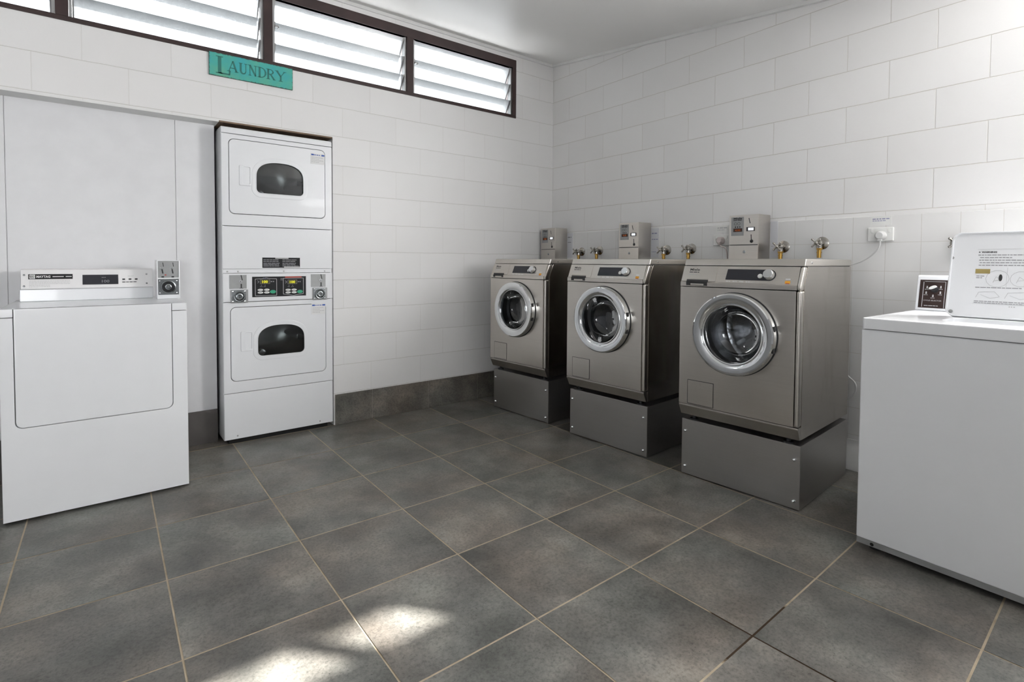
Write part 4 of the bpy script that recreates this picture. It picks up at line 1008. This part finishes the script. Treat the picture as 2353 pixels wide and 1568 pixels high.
b.words(.262, .40, .122, .0030, yl, 'greyink', 1.0); b.words(.262, .41, .066, .0030, yl, 'greyink', 1.0); b.words(.262, .41, .060, .0024, yl, 'greyink', 1.0); b.words(.365, .388, .048, .004, yl, 'paleink', 1.0, (.8, 1.2))
b.words(.262, .286, .168, .003, yl, 'greyink', 1.0); b.words(.262, .280, .161, .003, yl, 'greyink', 1.0)
for cx, cz, r in ((.325, .160, .034), (.392, .160, .030)):
    q = circle(cx, cz, r, 14); b.stroke(q + [q[0]], .0012, yl - .0005, yl, mat='paleink'); b.stroke([(cx - .012, cz - .016), (cx - .004, cz + .008), (cx + .010, cz - .004), (cx - .008, cz - .008)], .0012, yl - .0005, yl, mat='paleink')
b.plate([(.334 + .0055 * math.cos(k * PI / 6), .164 + .014 * math.sin(k * PI / 6)) for k in range(12)], yl - .0008, yl, mat='ink')
for cx in (.300, .385): b.stroke([(cx - .034, .082), (cx - .026, .104), (cx + .020, .108), (cx + .036, .088), (cx + .010, .080), (cx - .020, .094)], .0012, yl - .0005, yl, mat='paleink')
b.stroke([(.352, .128), (.352, .205)], .0008, yl - .0004, yl, mat='paleink')
b.build('warning_print', 'greyink', lid, flat=True, label='black and grey printed warnings and diagrams')
b = MB(XLd); b.box(.258, -.0048, .180, .302, -.0038, .1985); b.build('gold_label', 'gold', lid)
# console at the back
b = MB(); b.profile([(.612, .9335), (.647, 1.090), (.654, 1.0945), (Dt + .03, 1.0945), (Dt + .03, .9335)], .0, Wt, .004); cn = b.build('console', 'enamel', tw)
ac = math.atan2(.035, .1585); XN = Matrix.Translation((0, .612, .9335)) @ Matrix.Rotation(-ac, 4, 'X')
b = MB(XN); b.box(.012, -.0016, .012, .66, .001, .143); pn = b.build('control_panel', 'brown_panel', tw)
b = MB(XN); b.stroke([(.026, .016), (.026, .134)], .002, -.0021, -.0015).stroke([(.030, .135), (.106, .135), (.106, .014)], .0016, -.0021, -.0015).stroke([(.119, .012), (.119, .135), (.32, .135)], .0016, -.0021, -.0015)
b.text('CYCLE SELECTOR', .030, -.0018, .0440, .0075, width=.066)
b.words(.034, .088, .021, .0026, -.0017, None, 1.0)
for px, pz in ((.040, .108), (.090, .110), (.038, .082), (.090, .084), (.064, .068)): b.plate([(px - .003, pz - .005), (px + .003, pz - .005), (px + .002, pz + .006), (px - .002, pz + .006)], -.0021, -.0015).words(px - .008, px + .009, pz - .011, .0024, -.0017, None, 1.0, (1, 2))
for k in range(9): b.words(.126, .19, .118 - .011 * k, .003, -.0017, None, 1.0)
b.build('panel_print', 'paleink', pn, flat=True)
b = MB(XN); b.lathe([(.0001, -.020), (.011, -.019), (.0145, -.004), (.016, -.001)], (.068, 0, .100), seg=28); kn = b.build('selector_knob', 'black', pn)
b = MB(XN @ Matrix.Translation((.066, 0, .104)) @ Matrix.Rotation(math.radians(-28), 4, 'Y')); b.plate([(.015 * math.cos(k * PI / 8), .0058 * math.sin(k * PI / 8)) for k in range(16)], -.030, -.015, bev=.001); b.build('knob_pointer', 'white_plastic', pn)

# ------------------------------------------------------------------ camera
cam = bpy.data.cameras.new('camera'); co = bpy.data.objects.new('camera', cam); COL.objects.link(co); SC.camera = co
yaw, pitch, roll = (0.653818, 0.032347, 0.005053)
fw = Vector((math.sin(yaw) * math.cos(pitch), math.cos(yaw) * math.cos(pitch), -math.sin(pitch)))
r0 = Vector((math.cos(yaw), -math.sin(yaw), 0)); u0 = r0.cross(fw)
R_ = r0 * math.cos(roll) + u0 * math.sin(roll); U_ = u0 * math.cos(roll) - r0 * math.sin(roll)
mt = Matrix((R_, U_, -fw)).transposed().to_4x4(); mt.translation = Vector((-1.11805, -3.58732, 1.1486))
co.matrix_world = mt
cam.sensor_fit = 'HORIZONTAL'; cam.sensor_width = 36.0; cam.lens = 1213.51 / 2353 * 36
cam.shift_x = (2353 / 2 - 1151.03) / 2353; cam.shift_y = (640.42 - 1568 / 2) / 2353
cam.clip_start = .02; cam.clip_end = 200

# ------------------------------------------------------------------ light: sky through the louvres and an added back opening, sun through two shaped slots
wd = bpy.data.worlds.new('sky'); SC.world = wd; wd.use_nodes = True
nt = wd.node_tree; nt.nodes.clear()
o = nt.nodes.new('ShaderNodeOutputWorld'); bg = nt.nodes.new('ShaderNodeBackground')
bg.inputs['Color'].default_value = (0.975, 0.99, 1.0, 1); bg.inputs['Strength'].default_value = 11.0
nt.links.new(bg.outputs[0], o.inputs[0])
def area(name, loc, tgt, sx, sy, power, color=(1, 1, 1)):
    l = bpy.data.lights.new(name, 'AREA'); l.shape = 'RECTANGLE'; l.size = sx; l.size_y = sy; l.energy = power; l.color = color
    ob = bpy.data.objects.new(name, l); COL.objects.link(ob); ob.location = loc
    ob.rotation_euler = (Vector(tgt) - Vector(loc)).to_track_quat('-Z', 'Y').to_euler(); return ob
area('window_daylight', (XR + .12, (RY0 + RY1) / 2, (RZB + RZT) / 2), (0, (RY0 + RY1) / 2, (RZB + RZT) / 2), RY1 - RY0 - .02, RZT - RZB - .02, 90, (1.0, .995, .985))
sl = bpy.data.lights.new('sun', 'SUN'); sl.energy = 36; sl.angle = math.radians(.9); sl.color = (1.0, .96, .90)
so = bpy.data.objects.new('sun', sl); COL.objects.link(so)
sd = Vector((-.9, 1.0, -.78)); so.rotation_euler = sd.to_track_quat('-Z', 'Y').to_euler(); so.location = (6, -9, 5)
SC.render.engine = 'CYCLES'
cy_ = SC.cycles
cy_.use_denoising = True
try: cy_.denoiser = 'OPENIMAGEDENOISE'
except Exception: pass
cy_.max_bounces = 10; cy_.diffuse_bounces = 5; cy_.glossy_bounces = 5; cy_.transmission_bounces = 6; cy_.transparent_max_bounces = 12
cy_.sample_clamp_indirect = 6.0; cy_.caustics_reflective = False; cy_.caustics_refractive = False
SC.view_settings.view_transform = 'Standard'; SC.view_settings.look = 'None'; SC.view_settings.gamma = 1.0; SC.view_settings.use_curve_mapping = False
SC.view_settings.exposure = 0.22

def _deep(o): return 0 if o.parent is None else 1 + _deep(o.parent)
assert max(_deep(o) for o in SC.objects) <= 2, [o.name for o in SC.objects if _deep(o) > 2]
